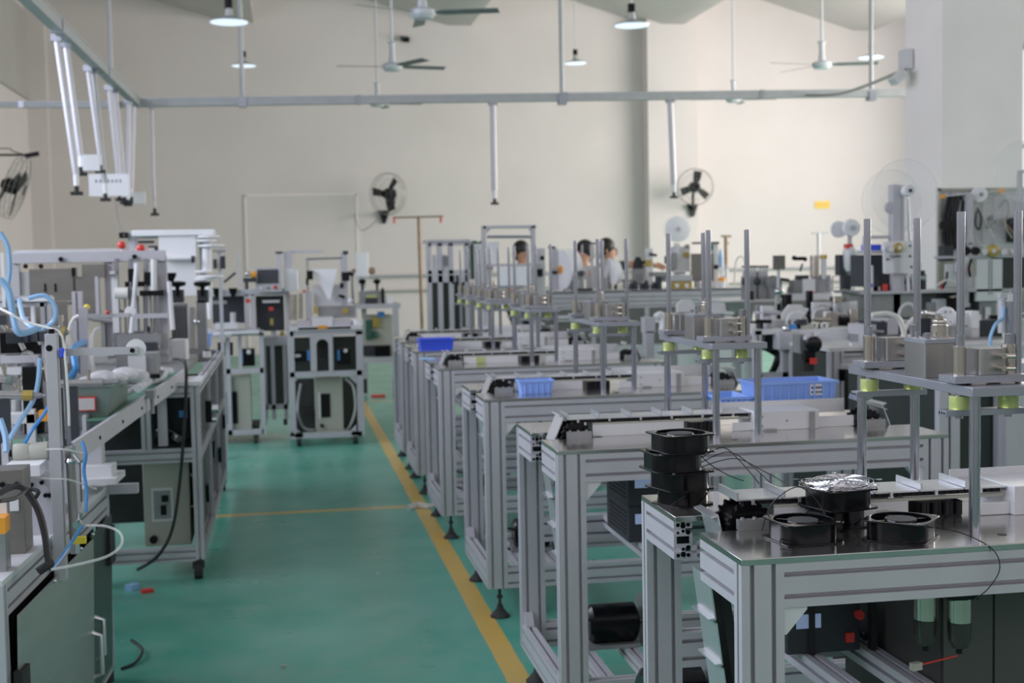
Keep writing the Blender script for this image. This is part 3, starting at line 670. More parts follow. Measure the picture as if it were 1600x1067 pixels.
def ceiling_fan(label, px, py, Y, angs, span=.64, m='fan_blade', big=1):
    c = P(px,py,Y); zt = ceil_z(c.x)
    t = T('ceiling_fan', label, 'ceiling fan', (c.x,Y,c.z), 0, 'ceiling fans')
    t.p('motor','fan_white',MB().lathe([(.03,-.055),(.085,-.05),(.115,-.02),(.118,.015),(.09,.035),(.04,.045)],c,n=28))
    t.p('canopy','fan_white',MB().lathe([(.045,.045),(.04,.09),(.03,.16),(.035,.26),(.06,.27)],c,n=20))
    t.p('downrod','fan_white',MB().cyl((c.x,Y,c.z+.26),(c.x,Y,zt),.015)); t.p('ceiling_cup','fan_white',MB().lathe([(.03,-.12),(.06,-.08),(.07,0)],(c.x,Y,zt),n=18))
    for a in angs:
        mm = Matrix.Translation(c) @ Matrix.Rotation(math.radians(a),4,'Z') @ Matrix.Rotation(math.radians(-11),4,'X')
        b = MB().add([mm @ Vector(p) for p in ((.10,-.02,-.002),(.18,-.055,-.002),(span,-.065,-.002),(span+.01,.045,-.002),(.18,.05,-.002),(.10,.02,-.002),(.10,-.02,.002),(.18,-.055,.002),(span,-.065,.002),(span+.01,.045,.002),(.18,.05,.002),(.10,.02,.002))],
            [(5,4,3,2,1,0),(6,7,8,9,10,11)]+[(i,(i+1)%6,6+(i+1)%6,6+i) for i in range(6)])
        t.p('blade',m,b)
ceiling_fan('nearest ceiling fan at top centre, dark blades', 660,20,11.5,(-12,88,208),.66)
ceiling_fan('second ceiling fan behind the nearest one', 613,104,15,(12,-58,180),.62)
ceiling_fan('farthest ceiling fan in the centre row, level with the duct', 590,161,18.5,(4,190,75),.62)
ceiling_fan('right ceiling fan between the lamp rod and the column', 1284,101,15,(-12,112,188),.66)
ceiling_fan('far right ceiling fan level with the duct', 1146,155,18.5,(-10,172,60),.62)
# ------------------------------------------------------------ wall fans
def wall_fan(label, c, R, yaw, mount, tilt=0, spin=20):
    c = Vector(c); t = T('wall_fan', label, 'wall fan', mount, 0, 'black wall fans')
    mm = Matrix.Translation(c) @ Matrix.Rotation(yaw,4,'Z') @ Matrix.Rotation(tilt,4,'X')   # fan faces local -Y
    f = lambda x,y,z: mm @ Vector((x,y,z))
    g = MB()
    for r,y in ((R,.0),(R*.985,-.05),(R*.985,.05),(R*.72,-.085),(R*.72,.085),(R*.42,-.10),(R*.2,-.105)):
        g.tube([f(r*math.cos(2*PI*k/36),y,r*math.sin(2*PI*k/36)) for k in range(36)],.0034 if r > R*.9 else .0016,n=5,closed=True)
    for k in range(24):
        a = 2*PI*k/24; ca,sa = math.cos(a),math.sin(a)
        for s in (-1,1): g.tube([f(r*ca,y*s,r*sa) for r,y in ((R*.15,.105),(R*.42,.10),(R*.72,.085),(R*.985,.05),(R,0))],.0011,n=4)
    t.p('guard','motor_grey',g)
    t.p('badge','black',MB().cyl(f(0,-.112,0),f(0,-.10,0),R*.16))
    for k in range(3):
        a = math.radians(spin+120*k); ca,sa = math.cos(a),math.sin(a); b = MB()
        vs = []
        for r,w,tw in ((.05,.03,.5),(R*.45,.055,.4),(R*.86,.06,.3)):
            for s in (-1,1):
                vs.append((r*ca-sa*w*s, s*w*math.sin(tw)-.03, r*sa+ca*w*s)); 
        top = [f(*v) for v in vs]; bot = [f(v[0],v[1]+.004,v[2]) for v in vs]
        b.add(top+bot,[(0,1,3,2),(2,3,5,4),(8,9,7,6),(10,11,9,8),(0,2,8,6),(2,4,10,8),(1,7,9,3),(3,9,11,5),(4,5,11,10),(0,6,7,1)])
        t.p('blade','black_matt',b)
    t.p('motor','black',MB().lathe([(.03,-.05),(.085,-.02),(.09,.10),(.05,.16)],c,tuple(mm.to_3x3() @ Vector((0,1,0)))))
    t.p('bracket','black',MB().tube([f(0,.12,0),f(0,.14,-R*.5),Vector(mount)+(c-Vector(mount))*.15+Vector((0,0,-.05)),Vector(mount)],.022,sub=4))
    m = Vector(mount); t.p('wall_plate','black',MB().prism([(-.09,.06),(.09,.06),(.02,-.14),(-.02,-.14)],m+Vector((0,-.02,0)),(1,0,0),(0,0,1),(0,.04,0)))
c = P(606,303,19.9); wall_fan('wall fan turned sideways above the back wall door', c, .315, math.radians(-42), (P(600,335,YB-.03).x,YB-.03,P(600,335,YB-.03).z), 0, 50)
c = P(1086,292,19.7); wall_fan('wall fan facing the room on the back wall pilaster', c, .285, math.radians(-4), (6.42,YB-.39,P(1072,325,YB-.4).z), 0, 80)
c = P(24,293,16.2)
wall_fan('wall fan on the left wall, seen nearly edge on', c, .38, math.radians(90), (XL+.03,16.4,c.z-.25), .33, 35)
one('fan_speed_box','dark junction box of the left wall fan above its guard','junction box','black',MB().bc(P(50,242,16.3),(.16,.1,.05),.2,0,-.2).box(XL,P(44,242,16.3).x,16.28,16.32,P(50,242,16.3).z-.012,P(50,242,16.3).z+.012),loc=P(50,242,16.3))
cable([Vector((XL+.005,16.32,P(10,232,16.3).z)),P(10,232,16.3),P(20,236,16.3),P(42,243,16.3)],'thin cable from left wall fan box to the picture edge',.006)
cable([P(555,335,20.49),P(556,345,20.3),P(565,360,20.3),P(580,352,20.3),P(592,340,20.3)],'loose grey cable under the sideways wall fan',.007,'motor_grey')
one('dark_wall_bracket','small dark bracket high on the back wall below the nearest fan','bracket','black',MB().bc(P(633,61,YB-.08),(.10,.14,.08),.2,.3),loc=P(633,61,YB-.08))
# floodlight and conduit on the column
c = P(1412,100,10.0)
t = T('floodlight','grey floodlight fixed to the left face of the square column','floodlight',c)
q = P(1415,93,10.22); h = P(1403,121,10.15)
t.p('back_box','white_metal',MB().bc(q,(.07,.12,.16))); t.p('bracket','alu',MB().box(q.x+.03,5.154,10.18,10.26,q.z-.03,q.z+.03)); t.p('arm','dark_box',MB().tube([q+Vector((0,0,-.07)),q+Vector((-.03,-.02,-.11)),h],.014)); t.p('head','white_metal',MB().bc(h,(.12,.12,.06),0,0,-.7))
cable([P(1412,110,10.2),P(1392,118,10.4),P(1350,135,11.5),P(1310,147,12.6),P(1270,149,13.2),P(1238,147,13.3)],'grey flexible conduit sagging from floodlight to the duct',.014,'motor_grey')
# ------------------------------------------------------------ left foreground machine
def rotbox(mb, x0,x1,y0,y1,z0,z1, m): return mb.box(x0,x1,y0,y1,z0,z1,m)
MA = Matrix.Translation((-.605,4.56,0)) @ Matrix.Rotation(-.05,4,'Z')       # right rear corner of the cabinet, local y runs back
def A(x,y,z): return MA @ Vector((x,y,z))
def aext(p,q,wide,w=.04,h=.04): return MB().ext(A(*p),A(*q),MA.to_3x3() @ Vector(wide),w,h)
L0 = -1.36
t = T('machine_cabinet','grey framed machine cabinet with stainless door at the left foreground','cabinet',A(-.4,-.8,0))
for x in (-.02,-.88):
    for y in (-.02,L0+.02): t.p('post','alu',aext((x,y,.05),(x,y,.655),(1,0,0)))
for z in (.615,.08):
    for x in (-.02,-.88): t.p('rail','alu',aext((x,L0+.04,z),(x,-.04,z),(0,0,1),.08,.04))
    for y in (-.02,L0+.02): t.p('rail','alu',aext((-.86,y,z),(-.04,y,z),(0,0,1)))
t.p('top_plate','white_metal',MB().box(-.90,0,L0,0,.655,.668,MA))
pm = MA @ Matrix.Rotation(.03,4,'Y')
def door(y0,y1,z0,z1,x): return MB().prism([(y0,.06),(y1,.06),(y1,z1),(y0,z0)], A(x-.012,0,0), MA.to_3x3() @ Vector((0,1,0)), MA.to_3x3() @ Vector((.03,0,1)), MA.to_3x3() @ Vector((.006,0,0)))
d1 = t.p('door_panel','door_steel',door(L0+.05,-.40,.572,.562,.012), label='stainless door panel leaning outward')
d2 = t.p('door_panel','green_panel',door(-.39,-.045,.568,.572,.004), label='rear door panel with a green reflection in its dark colour')  # steel door whose green reflection is put into the panel colour
t.p('inner_shade_sheet','black_matt',MB().box(-.05,-.045,L0+.05,-.05,.1,.61,MA))  # black sheet standing in for shade inside the cabinet
t.p('handle','alu_bright',MB().tube([A(.012,-.43,.14),A(.04,-.43,.15),A(.04,-.43,.27),A(.012,-.43,.28)],.007),d1)
t.p('handle','alu_bright',MB().tube([A(.008,-.36,.18),A(.035,-.36,.19),A(.035,-.36,.30),A(.008,-.36,.31)],.007),d2)
t.p('hinge','black_matt',MB().box(.008,.030,L0+.03,L0+.10,.36,.44,MA))
t.p('lock','black_matt',MB().box(.008,.024,-.14,-.05,.42,.54,MA))
for x in (-.03,-.87):
    for y in (-.03,L0+.03): t.p('foot','rubber',MB().cyl(A(x,y,0),A(x,y,.05),.03))
sc = MB()
for y in (-.95,-.6,-.42): sc.sph(A(.025,y,.565+.03*(y+1)),.006)
t.p('door_knob','chrome',sc)
# upright with air cylinder and arm
pX,pY = -.622,3.70
t = T('air_cylinder_post','grey upright post with arm and white roller above the stainless door','post',(pX,pY,.55))
t.p('upright','alu',MB().box(pX-.017,pX+.013,pY-.02,pY+.02,.55,1.223), bevel=.001)
t.p('cap_screw','black',MB().cyl((pX-.002,pY,1.223),(pX-.002,pY,1.236),.008)); t.p('hole','black',MB().cyl((pX-.006,pY-.0205,1.185),(pX-.006,pY-.0195,1.185),.009))
arm = t.p('arm','alu',MB().box(pX+.013,pX+.22,pY+.02,pY+.03,1.160,1.180))
t.p('screw','black',MB().cyl((pX+.205,pY+.017,1.170),(pX+.205,pY+.0215,1.170),.007,n=6),arm)
t.p('roller','white',MB().lathe([(.004,0),(.027,.001),(.027,.012),(.004,.013)],(pX+.213,pY+.031,1.173),(0,1,0),n=32))
t.p('arm_clamp','blue_deep',MB().lathe([(.006,0),(.009,.004),(.0095,.022),(.006,.027)],(pX+.027,pY-.012,1.158)))
t.p('piston_rod','rod',MB().cyl((pX+.032,pY,.90),(pX+.030,pY,1.16),.0065))
b = t.p('cylinder_body','stainless',MB().cyl((pX+.036,pY,.66),(pX+.034,pY,.90),.0125,n=20))
h = MB().cyl((pX+.034,pY,.885),(pX+.034,pY,.915),.016,n=6); h.cyl((pX+.036,pY,.90),(pX+.06,pY-.01,.87),.008); h.lathe([(.013,0),(.016,.006),(.013,.014)],(pX+.034,pY,.868))
t.p('end_cap','chrome',h,b)
h = MB().cyl((pX+.036,pY,.62),(pX+.036,pY,.66),.014,n=6); t.p('end_cap','chrome',h,b)
t.p('flow_valve','yellow',MB().bc((pX+.052,pY-.02,.660),(.035,.02,.018)))
h = MB().lathe([(.008,0),(.014,.004),(.012,.02)],(pX+.05,pY-.02,.705),(0,-1,0),n=8); h.cyl((pX+.05,pY-.02,.705),(pX+.06,pY-.03,.735),.006)
t.p('quick_fitting','chrome',h)
def hose(pts,label,r,m): return cable(pts,label,r,m,'hose','air_hose')
hose([P(128,690,3.66),P(134,710,3.65),P(131,735,3.65),P(135,765,3.64),P(134,800,3.62)],'bright blue air hose beside the near upright post',.0052,'blue_hose')
hose([P(128,822,3.63),P(110,850,3.6),P(95,872,3.55),P(80,890,3.5)],'blue air hose slanting down behind the leaning door',.005,'blue_hose')
hose([P(135,821,3.62),P(165,822,3.58),P(187,832,3.5),P(190,850,3.42),P(170,868,3.36),P(130,880,3.33),P(80,890,3.32)],'clear hose looping out over the stainless door',.0037,'clear_hose')
hose([P(72,702,3.62),P(100,702,3.6),P(130,708,3.62)],'upper thin clear line tied across the near post',.0025,'clear_hose')
hose([P(45,746,3.6),P(80,748,3.58),P(110,750,3.6),P(150,764,3.7)],'lower thin clear line tied across the near post',.0025,'clear_hose')
hose([P(18,492,3.75),P(45,504,3.74),P(75,512,3.72),P(95,522,3.7),P(102,560,3.68),P(107,630,3.68),P(108,665,3.68)],'thin cream air line curving over the near post',.0034,'white_hose')
hose([P(0,482,3.85),P(20,492,3.8),P(18,492,3.78)],'short cream air line at the left picture edge',.004,'white_hose')
cable([P(0,770,3.35),P(30,760,3.4),P(55,790,3.4),P(68,830,3.38),P(74,870,3.36),P(78,890,3.35)],'thick black cable dropping over the cabinet top',.0075,sub=10)
cable([P(10,760,3.42),P(40,765,3.45),P(62,800,3.43),P(72,840,3.40),P(78,885,3.37)],'second thick black cable beside the first one',.007,sub=10)
cable([P(0,783,3.3),P(25,778,3.35),P(45,765,3.4),P(60,768,3.4),P(55,778,3.4)],'black cable loop at the grey sensor block',.005,sub=10)
one('cable_tie_bundle','dark cable bundle tied at the edge of cabinet top','cable bundle','black_matt',MB().tube([P(60,893,3.33),P(70,886,3.34),P(80,880,3.36)],.011,sub=5))
# blocks standing on the cabinet top
zt = .668
def block(name,label,cat,m,px0,py0,px1,py1,Y,dep, bev=.002, z=None):
    mb = MB().pb(px0,py0,px1,py1,Y,dep)
    if z is not None:
        lo = min(v.z for v in mb.v)
        for v in mb.v:
            if abs(v.z-lo) < 1e-4: v.z = z
    o = one(name,label,cat,m,mb,loc=(mb.v[0].x,Y,min(v.z for v in mb.v)),bevel=bev); return o
t = T('sensor_block','dark taupe sensor block with cable holes at the left edge','sensor',P(15,790,3.5))
mb = MB().pb(-30,735,37,800,3.5,.10); z0_ = min(v.z for v in mb.v); 
for v in mb.v:
    if abs(v.z-z0_) < 1e-4: v.z = zt
t.p('body','taupe',mb, bevel=.002)
h = MB()
for px in (4,26): p = P(px,757,3.497); h.cyl(p,p+Vector((0,-.004,0)),.007)
t.p('socket','black',h); a = P(22,792,3.497); t.p('rating_label','white',MB().box(a.x-.01,a.x+.012,3.494,3.4995,a.z-.01,a.z+.02))
t = T('orange_switch_box','orange switch box with grey rim at the left picture edge','switch box',P(0,850,3.3))
mb = MB().pb(-30,810,8,835,3.3,.06); t.p('body','orange',mb); mb = MB().pb(-30,835,8,862,3.3,.06)
for v in mb.v: v.z = min(v.z, 2)
lo = min(v.z for v in mb.v)
for v in mb.v:
    if abs(v.z-lo) < 1e-4: v.z = zt
t.p('base','motor_grey',mb); mb = MB().pb(-30,784,11,836,3.36,.008); t.p('rim','white',mb)
t = T('feed_roller','cream rubber feed roller left of the near upright','roller',P(48,720,3.85))
a,b = P(22,708,3.85),P(78,704,3.85); d = (b-a)
t.p('sleeve','cream',MB().lathe([(.024,0),(.0265,.004),(.0265,d.length*.42),(.0245,d.length*.46),(.0265,d.length*.52),(.0265,d.length-.004),(.022,d.length)],a,tuple(d),n=24))
t.p('shaft','black',MB().cyl(a-d*.3,b+d*.15,.010)); t.p('end_support','alu',MB().box(a.x-.03,a.x-.012,3.83,3.88,zt,a.z+.03).box(b.x+.008,b.x+.02,3.83,3.88,zt,b.z+.03))
t = T('white_slide_block','white slide blocks on the cabinet top below the roller','slide block',P(40,745,3.7))
mb = MB().pb(5,728,62,745,3.72,.12); t.p('block','white',mb); mb = MB().pb(45,742,95,800,3.74,.06)
lo = min(v.z for v in mb.v)
for v in mb.v:
    if abs(v.z-lo) < 1e-4: v.z = zt
t.p('body','alu',mb); h = MB()
for px,py in ((50,757),(66,753),(72,773),(78,773)): p = P(px,py,3.738); h.cyl(p,p+Vector((0,-.012,0)),.006)
t.p('screws','black',h)
t = T('mounting_bracket','stepped grey bracket on the rear edge of the cabinet top','bracket',A(-.1,-.3,zt))
t.p('rail','alu',MB().box(-.20,-.03,-.75,-.04,zt,zt+.03,MA)); t.p('plate','white_metal',MB().box(-.16,.06,-.20,-.02,zt+.03,zt+.05,MA)); t.p('step','white_metal',MB().box(-.12,.04,-.16,-.06,zt+.05,zt+.085,MA))
t.p('knob','black',MB().cyl(A(-.10,-.5,zt+.03),A(-.10,-.5,zt+.042),.012)); t.p('upright','alu',MB().box(-.06,.0,-.10,-.04,zt+.085,zt+.20,MA)); t.p('edge_lip','alu',MB().box(0,.10,-.03,.0,zt-.03,zt+.002,MA))
# conveyor running back to the second machine
c0,c1 = Vector((-.583,3.72,.92)),Vector((-.46,6.25,.92)); d = c1-c0; sd = Vector((d.y,-d.x,0)).normalized()
t = T('belt_conveyor','grey sided conveyor with green belt linking the two left machines','conveyor',c0)
t.p('side_beam','alu',MB().prism([(0,0),(0,-.062),(-.012,-.062),(-.012,0)],c0,sd,(0,0,1),d)); t.p('side_beam','alu',MB().prism([(-.098,0),(-.098,-.062),(-.11,-.062),(-.11,0)],c0+d*.27,sd,(0,0,1),d*.73))
t.p('belt','green_belt',MB().prism([(-.012,-.012),(-.098,-.012),(-.098,-.018),(-.012,-.018)],c0+d*.27,sd,(0,0,1),d*.73))
h = MB()
for k in range(5): p = c0+d*(.15+.16*k)+Vector((0,0,-.035)); h.cyl(p,p+sd*.004,.006)
t.p('screws','black',h); t.p('latch','motor_grey',MB().bc(c0+d*.52+sd*.015+Vector((0,0,.005)),(.03,.08,.03)).cyl(c0+d*.52+sd*.02,c0+d*.52+sd*.02+Vector((0,0,-.07)),.008))
for q in (.14,.9): 
    p = c0+d*q; t.p('support','alu',MB().box(p.x-.10,p.x-.06,p.y-.02,p.y+.02,.668 if q < .5 else .60,.858))
one('clear_wrap','crumpled clear plastic wrap lying on the green conveyor','plastic wrap','bag',MB().tube([c0+d*(.58+.06*k)+sd*(-.055+.02*math.sin(k*2.1))+Vector((0,0,.012+.012*math.sin(k*1.7))) for k in range(7)],.017,n=9,sub=3))
# green tote with a bag, mid left
a,b = P(103,603,4.45),P(203,652,4.45); b.x = -.568; b.z = .9085
t = T('tote_box','grey-green tote box with red framed label beside the conveyor','tote',((a.x+b.x)/2,4.45,b.z))
t.p('body','tote',MB().tray(a.x,b.x,4.45,5.0,b.z,a.z,.004,.018), bevel=.001)
t.p('label_frame','red',MB().box(a.x+.012,b.x-.052,4.447,4.458,b.z+.022,b.z+.068)); t.p('label_card','beam_paint',MB().box(a.x+.016,b.x-.056,4.444,4.4475,b.z+.026,b.z+.064))
bg = MB(); random.seed(3)
for k in range(5): bg.sph((a.x+.06+.03*k,4.58+.06*k,a.z-.005+.012*(k%2)),.05,(1,1,.55),12,8)
one('plastic_bag','clear plastic bag of parts lying in the grey-green tote','bag','bag',bg)
ZD = .80; XD = -.66
# horizontal pneumatic cylinders and fittings
def cyl_h(label, px0,py0,px1,py1,Y,r,collar='gold', Y2=None):
    a,b = P(px0,py0,Y),P(px1,py1,Y2 or Y); d = b-a; t = T('pneumatic_cylinder',label,'air cylinder',a)
    t.p('barrel','stainless',MB().cyl(a,a+d*.62,r,n=20)); t.p('collar',collar,MB().cyl(a+d*.60,a+d*.78,r*1.18,n=20)); t.p('nose','motor_grey',MB().cyl(a+d*.78,a+d*.93,r*.8,r*.55)); t.p('rod','rod',MB().cyl(a+d*.93,b,r*.3))
    f = MB().cyl(a+d*.55,a+d*.55+Vector((0,0,r*2.6)),r*.45); f.cyl(a+d*.55+Vector((0,0,r*2.2)),a+d*.55+Vector((0,0,r*3.4)),r*.6,n=8)
    t.p('port_fitting','nickel',f)
    if a.y < 4.55: q = a+d*.3; t.p('support','dark_box',MB().box(q.x-.012,q.x+.012,q.y-.01,q.y+.01,.668,q.z-r*.7))
cyl_h('brass collared air cylinder pointing right at the left edge', -20,617,72,618,3.95,.013)
cyl_h('steel air cylinder behind the near post pointing right', 85,600,183,597,4.25,.0125,'motor_grey')
cyl_h('greenish air cylinder at far left edge', -20,590,30,595,4.3,.014,'tote')
cyl_h('olive air cylinder behind the near post, upper', 80,516,108,520,4.45,.016,'gold')
hose([P(0,363,4.2),P(12,385,4.2),P(15,420,4.2),P(12,450,4.2),P(17,480,4.2)],'blue hose curving down at the upper left edge',.0085,'blue_pale')
hose([P(0,436,4.1),P(14,455,4.1),P(20,490,4.1),P(30,520,4.1),P(60,512,4.2)],'thick blue hose hanging at left edge',.011,'blue_pale')
hose([P(45,466,4.3),P(70,462,4.3),P(86,480,4.3),P(83,503,4.3),P(60,514,4.3),P(38,500,4.4),P(30,468,4.99)],'pale blue hose ring left of the overhead beam',.0075,'blue_pale')
hose([P(62,560,4.0),P(60,595,4.0),P(52,625,4.0),P(30,660,3.95),P(12,690,3.9)],'blue hose running down behind the brass cylinder',.0075,'blue_pale')
hose([P(80,628,3.9),P(68,648,3.88),P(50,672,3.85),P(35,700,3.85)],'second blue hose running down at the left',.006,'blue_hose')
hose([P(0,655,3.7),P(8,680,3.68),P(10,706,3.66)],'short blue hose end at the left picture edge',.009,'blue_pale')
hose([P(132,535,5.125),P(115,545,4.9),P(118,575,4.8),P(110,590,4.9)],'short blue hose behind the arm',.012,'blue_hose')
# frame and boxes behind: the machine body that fills the left edge
t = T('assembly_machine','cluttered grey assembly machine frame at the left edge','machine',(-1.1,4.75,0))
for x in (-1.9,-.86):
    for y in (5.02,5.75): t.p('post','alu',MB().ext((x,y,0),(x,y,1.30),(1,0,0),.04,.04))
t.p('deck','motor_grey',MB().box(-1.95,XD,4.95,5.8,ZD-.015,ZD)); 
for z in (1.28,.45): t.p('rail','alu',MB().ext((-1.9,5.02,z),(-.86,5.02,z),(0,0,1),.04,.04))
t.p('panel','taupe',MB().box(-1.88,-.9,5.74,5.745,.9,1.26)); t.p('back_plate','motor_grey',MB().box(-1.9,-.95,5.3,5.32,.88,1.12))
t.p('rail','alu',MB().pb(0,555,60,567,5.0,.05)); t.p('rail','white_metal',MB().pb(-20,574,45,586,4.98,.03)); 
t.p('bracket','white',MB().pb(2,395,7,480,4.97,.03)); t.p('bracket','white',MB().pb(28,465,82,471,4.98,.04)); t.p('bracket','white',MB().pb(48,478,54,506,4.98,.03))
t.p('fixture','white_metal',MB().pb(0,648,55,662,4.9,.10).pb(42,640,55,700,4.9,.03)); t.p('fixture','black',MB().pb(0,520,28,552,5.0,.10)); t.p('fixture','black_matt',MB().pb(30,530,70,555,5.1,.15)); t.p('valve','orange',MB().pb(60,642,76,658,4.88,.05))
for k in range(9):
    h = MB(); p = P(10+k*9,575+((k*37)%40)-60*(k%3==0),5.0); h.cyl(p,p+Vector((.03*((k%3)-1),-.02,.05+.01*(k%4))),.010); t.p('fitting','nickel',h)
for k in range(6): t.p('solenoid','dark_box',MB().bc(P(4+k*13,500+((k*29)%30),4.98),(.03,.03,.035),.3*k))
def clutter(t, n, px0, px1, z, Y0, Y1, seed, hmin=.04, hmax=.15, pal=('alu','nickel','white_metal','motor_grey','dark_box','white','black','rod')):
    rg = random.Random(seed)
    for k in range(n):
        Y = rg.uniform(Y0,Y1); px = px0+(px1-px0)*(k+rg.uniform(.1,.9))/n; x = P(px,480,Y).x; h = rg.uniform(hmin,hmax); m = rg.choice(pal); w = rg.uniform(.02,.05)
        q = rg.random()
        if q < .35: t.p('fixture_block',m,MB().bc((x,Y,z+h/2),(w*1.6,w*1.4,h),rg.uniform(-.3,.3)),bevel=.002)
        elif q < .65:
            c = t.p('fixture_cylinder',m,MB().cyl((x,Y,z),(x,Y,z+h*.8),w*.5)); t.p('cap','dark_box' if k%2 else 'chrome',MB().cyl((x,Y,z+h*.8),(x,Y,z+h),w*.35),c)
        elif q < .85: t.p('fixture_bracket',m,MB().box(x-w*.2,x+w*.2,Y-w,Y+w,z,z+h).box(x-w*1.6,x+w*.2,Y-w,Y+w,z+h-.012,z+h).cyl((x-w,Y-w*1.2,z+h),(x+w*1.4,Y-w*1.2,z+h*.9),w*.3))
        else: t.p('fixture_tube','white_hose' if k%2 else 'clear_hose',MB().tube([Vector((x,Y,z)),Vector((x+.02,Y,z+h*1.1)),Vector((x+.09,Y-.02,z+h*1.2)),Vector((x+.13,Y-.02,z))],.008,sub=5))
AM = t
clutter(AM, 12, 8, 95, ZD, 4.98, 5.25, 21, .10, .30); clutter(AM, 9, 0, 120, ZD, 5.35, 5.7, 22, .15, .42)
# second upright with arm and roller, further back
p0 = P(130,480,5.2)
t = T('roller_arm_post','second grey post with arm and white roller, behind the near one','post',(p0.x,5.12,ZD))
t.p('upright','alu',MB().pb(124,480,137,590,5.12,.04)); q = P(130,590,5.12); t.p('base','alu',MB().box(q.x-.05,q.x+.05,5.10,5.18,ZD,q.z+.01))
t.p('arm','alu',MB().pb(137,490,202,496,5.22,.012)); p = P(203,487,5.235); t.p('roller','white',MB().lathe([(.004,0),(.021,.001),(.021,.012),(.004,.013)],p,(0,1,0),n=28)); p = P(168,488,5.21); t.p('knob','red',MB().sph(p,.008)); p = P(136,480,5.2); t.p('knob','yellow',MB().sph(p,.012))
# grey housing with large white disc
a = P(182,585,5.6); 
t = T('grey_housing','dark grey motor housing with white disc beyond the near roller','housing',(P(212,585,5.6).x,5.6,P(212,590,5.6).z))
t.p('body','motor_grey',MB().pb(182,553,245,587,5.6,.16)); t.p('front_plate','white_metal',MB().pb(200,556,228,580,5.585,.015)); t.p('foot','black',MB().pb(184,585,250,592,5.58,.2)); b_ = MB().pb(190,591,240,596,5.6,.16); zl = min(v.z for v in b_.v)
for v in b_.v:
    if abs(v.z-zl) < 1e-4: v.z = .9205
t.p('support','black_matt',b_)
# ------------------------------------------------------------ second left machine with cream control box
def ext4(t, name, p, q, wide=(1,0,0), w=.04, h=.04, m='alu'): return t.p(name, m, MB().ext(p,q,wide,w,h))
t = T('packing_machine','long grey framed machine with cream control box inside, left of the aisle','machine',(-.75,7.2,0))
X0,X1,Y0,Y1,ZT = -1.10,-.385,5.93,8.3,.90
for x in (X0+.02,X1-.02):
    for y in (Y0+.02,6.75,7.5,Y1-.02): ext4(t,'post',(x,y,.09),(x,y,ZT-.03))
for z in (ZT-.05,.56,.115):
    for y in (Y0+.02,Y1-.02): ext4(t,'rail',(X0+.04,y,z),(X1-.04,y,z),(0,0,1),.06,.04)
    for x in (X0+.02,X1-.02): ext4(t,'rail',(x,Y0+.04,z),(x,Y1-.04,z),(0,0,1))
ext4(t,'post',(-.62,Y0+.02,.59),(-.62,Y0+.02,ZT-.08))
t.p('worktop','motor_grey',MB().box(X0,X1-.10,Y0+.35,Y1,ZT-.03,ZT+.005)); t.p('corner_plate','white_metal',MB().box(-.53,X1+.01,Y0-.01,Y0+.30,ZT-.03,ZT-.012))
for k,y in enumerate((6.2,6.8,7.45,8.0)): t.p('side_clip','black',MB().box(X1-.005,X1+.012,y,y+.06,.30+.12*(k%2),.38+.12*(k%2)))
t.p('valve_block','black',MB().box(X1,X1+.03,6.3,6.37,.66,.76)); t.p('gauge','chrome',MB().cyl((X1+.03,6.33,.72),(X1+.06,6.33,.72),.022).cyl((X1+.03,6.33,.67),(X1+.05,6.33,.67),.015))
t.p('side_panel','green_panel',MB().box(X1-.035,X1-.03,Y0+.04,Y1-.04,.14,.86)); t.p('back_panel','black_matt',MB().box(X0+.03,X1-.05,Y0+.75,Y0+.76,.13,.86))
for x in (X0+.03,X1-.03):
    for y in (Y0+.03,Y1-.03): t.p('caster','rubber',MB().cyl((x-.018,y,.036),(x+.018,y,.036),.036).box(x-.025,x+.025,y-.02,y+.02,.05,.095))
t = T('control_cabinet','cream control box with grey window standing inside the second machine','control box',(-.54,6.2,.135))
a,b = P(222,722,6.05),P(300,868,6.05)
t.p('body','cream',MB().box(a.x,b.x,6.05,6.45,.136,a.z), bevel=.004); q = P(222,764,6.04); w = P(252,815,6.04)
t.p('window_frame','white_metal',MB().box(a.x+.035,a.x+.13,6.044,6.05,w.z,q.z)); t.p('window','motor_grey',MB().box(a.x+.045,a.x+.12,6.041,6.0445,w.z+.012,q.z-.012)); t.p('terminal','black',MB().box(a.x+.075,a.x+.10,6.036,6.042,w.z+.03,w.z+.075).box(a.x+.08,a.x+.11,6.036,6.042,w.z+.09,w.z+.12))
t.p('cable_gland','black',MB().cyl((a.x+.04,6.03,.17),(a.x+.04,6.05,.17),.018)); t.p('handle','white',MB().tube([(b.x,6.1,.30),(b.x+.03,6.08,.32),(b.x+.035,6.08,.42),(b.x,6.1,.45)],.007,sub=5))
t = T('drive_unit','black drive unit with blue labels on the second machine mid shelf','drive',(-.46,6.15,.59))
t.p('case','black',MB().box(-.60,-.42,6.12,6.5,.591,.80)); t.p('label','blue_hose',MB().box(-.575,-.55,6.117,6.121,.68,.75),label='blue label'); t.p('label','blue_hose',MB().box(-.49,-.455,6.117,6.121,.71,.74),label='blue label'); t.p('plug','motor_grey',MB().cyl((-.54,6.12,.64),(-.49,6.05,.62),.016)); t.p('plug','black',MB().cyl((-.58,6.10,.65),(-.53,6.06,.63),.025))
cable([P(272,560,6.0),P(288,565,5.9),P(291,600,5.88),P(287,680,5.86),P(280,760,5.86),P(268,830,5.86),P(245,870,5.88),P(215,890,6.0)],'black cable hanging in front of the cream control box',.0075)
one('floor_litter','crumpled red and white scraps on the floor under the second machine','litter','red',MB().bc((-.62,5.75,.008),(.05,.03,.014),.4),loc=(-.62,5.75,0)); one('floor_litter','small pale blue scrap on the floor beside the near cabinet','litter','blue_pale',MB().bc((-.69,5.82,.012),(.05,.04,.024),.9),loc=(-.69,5.82,0))
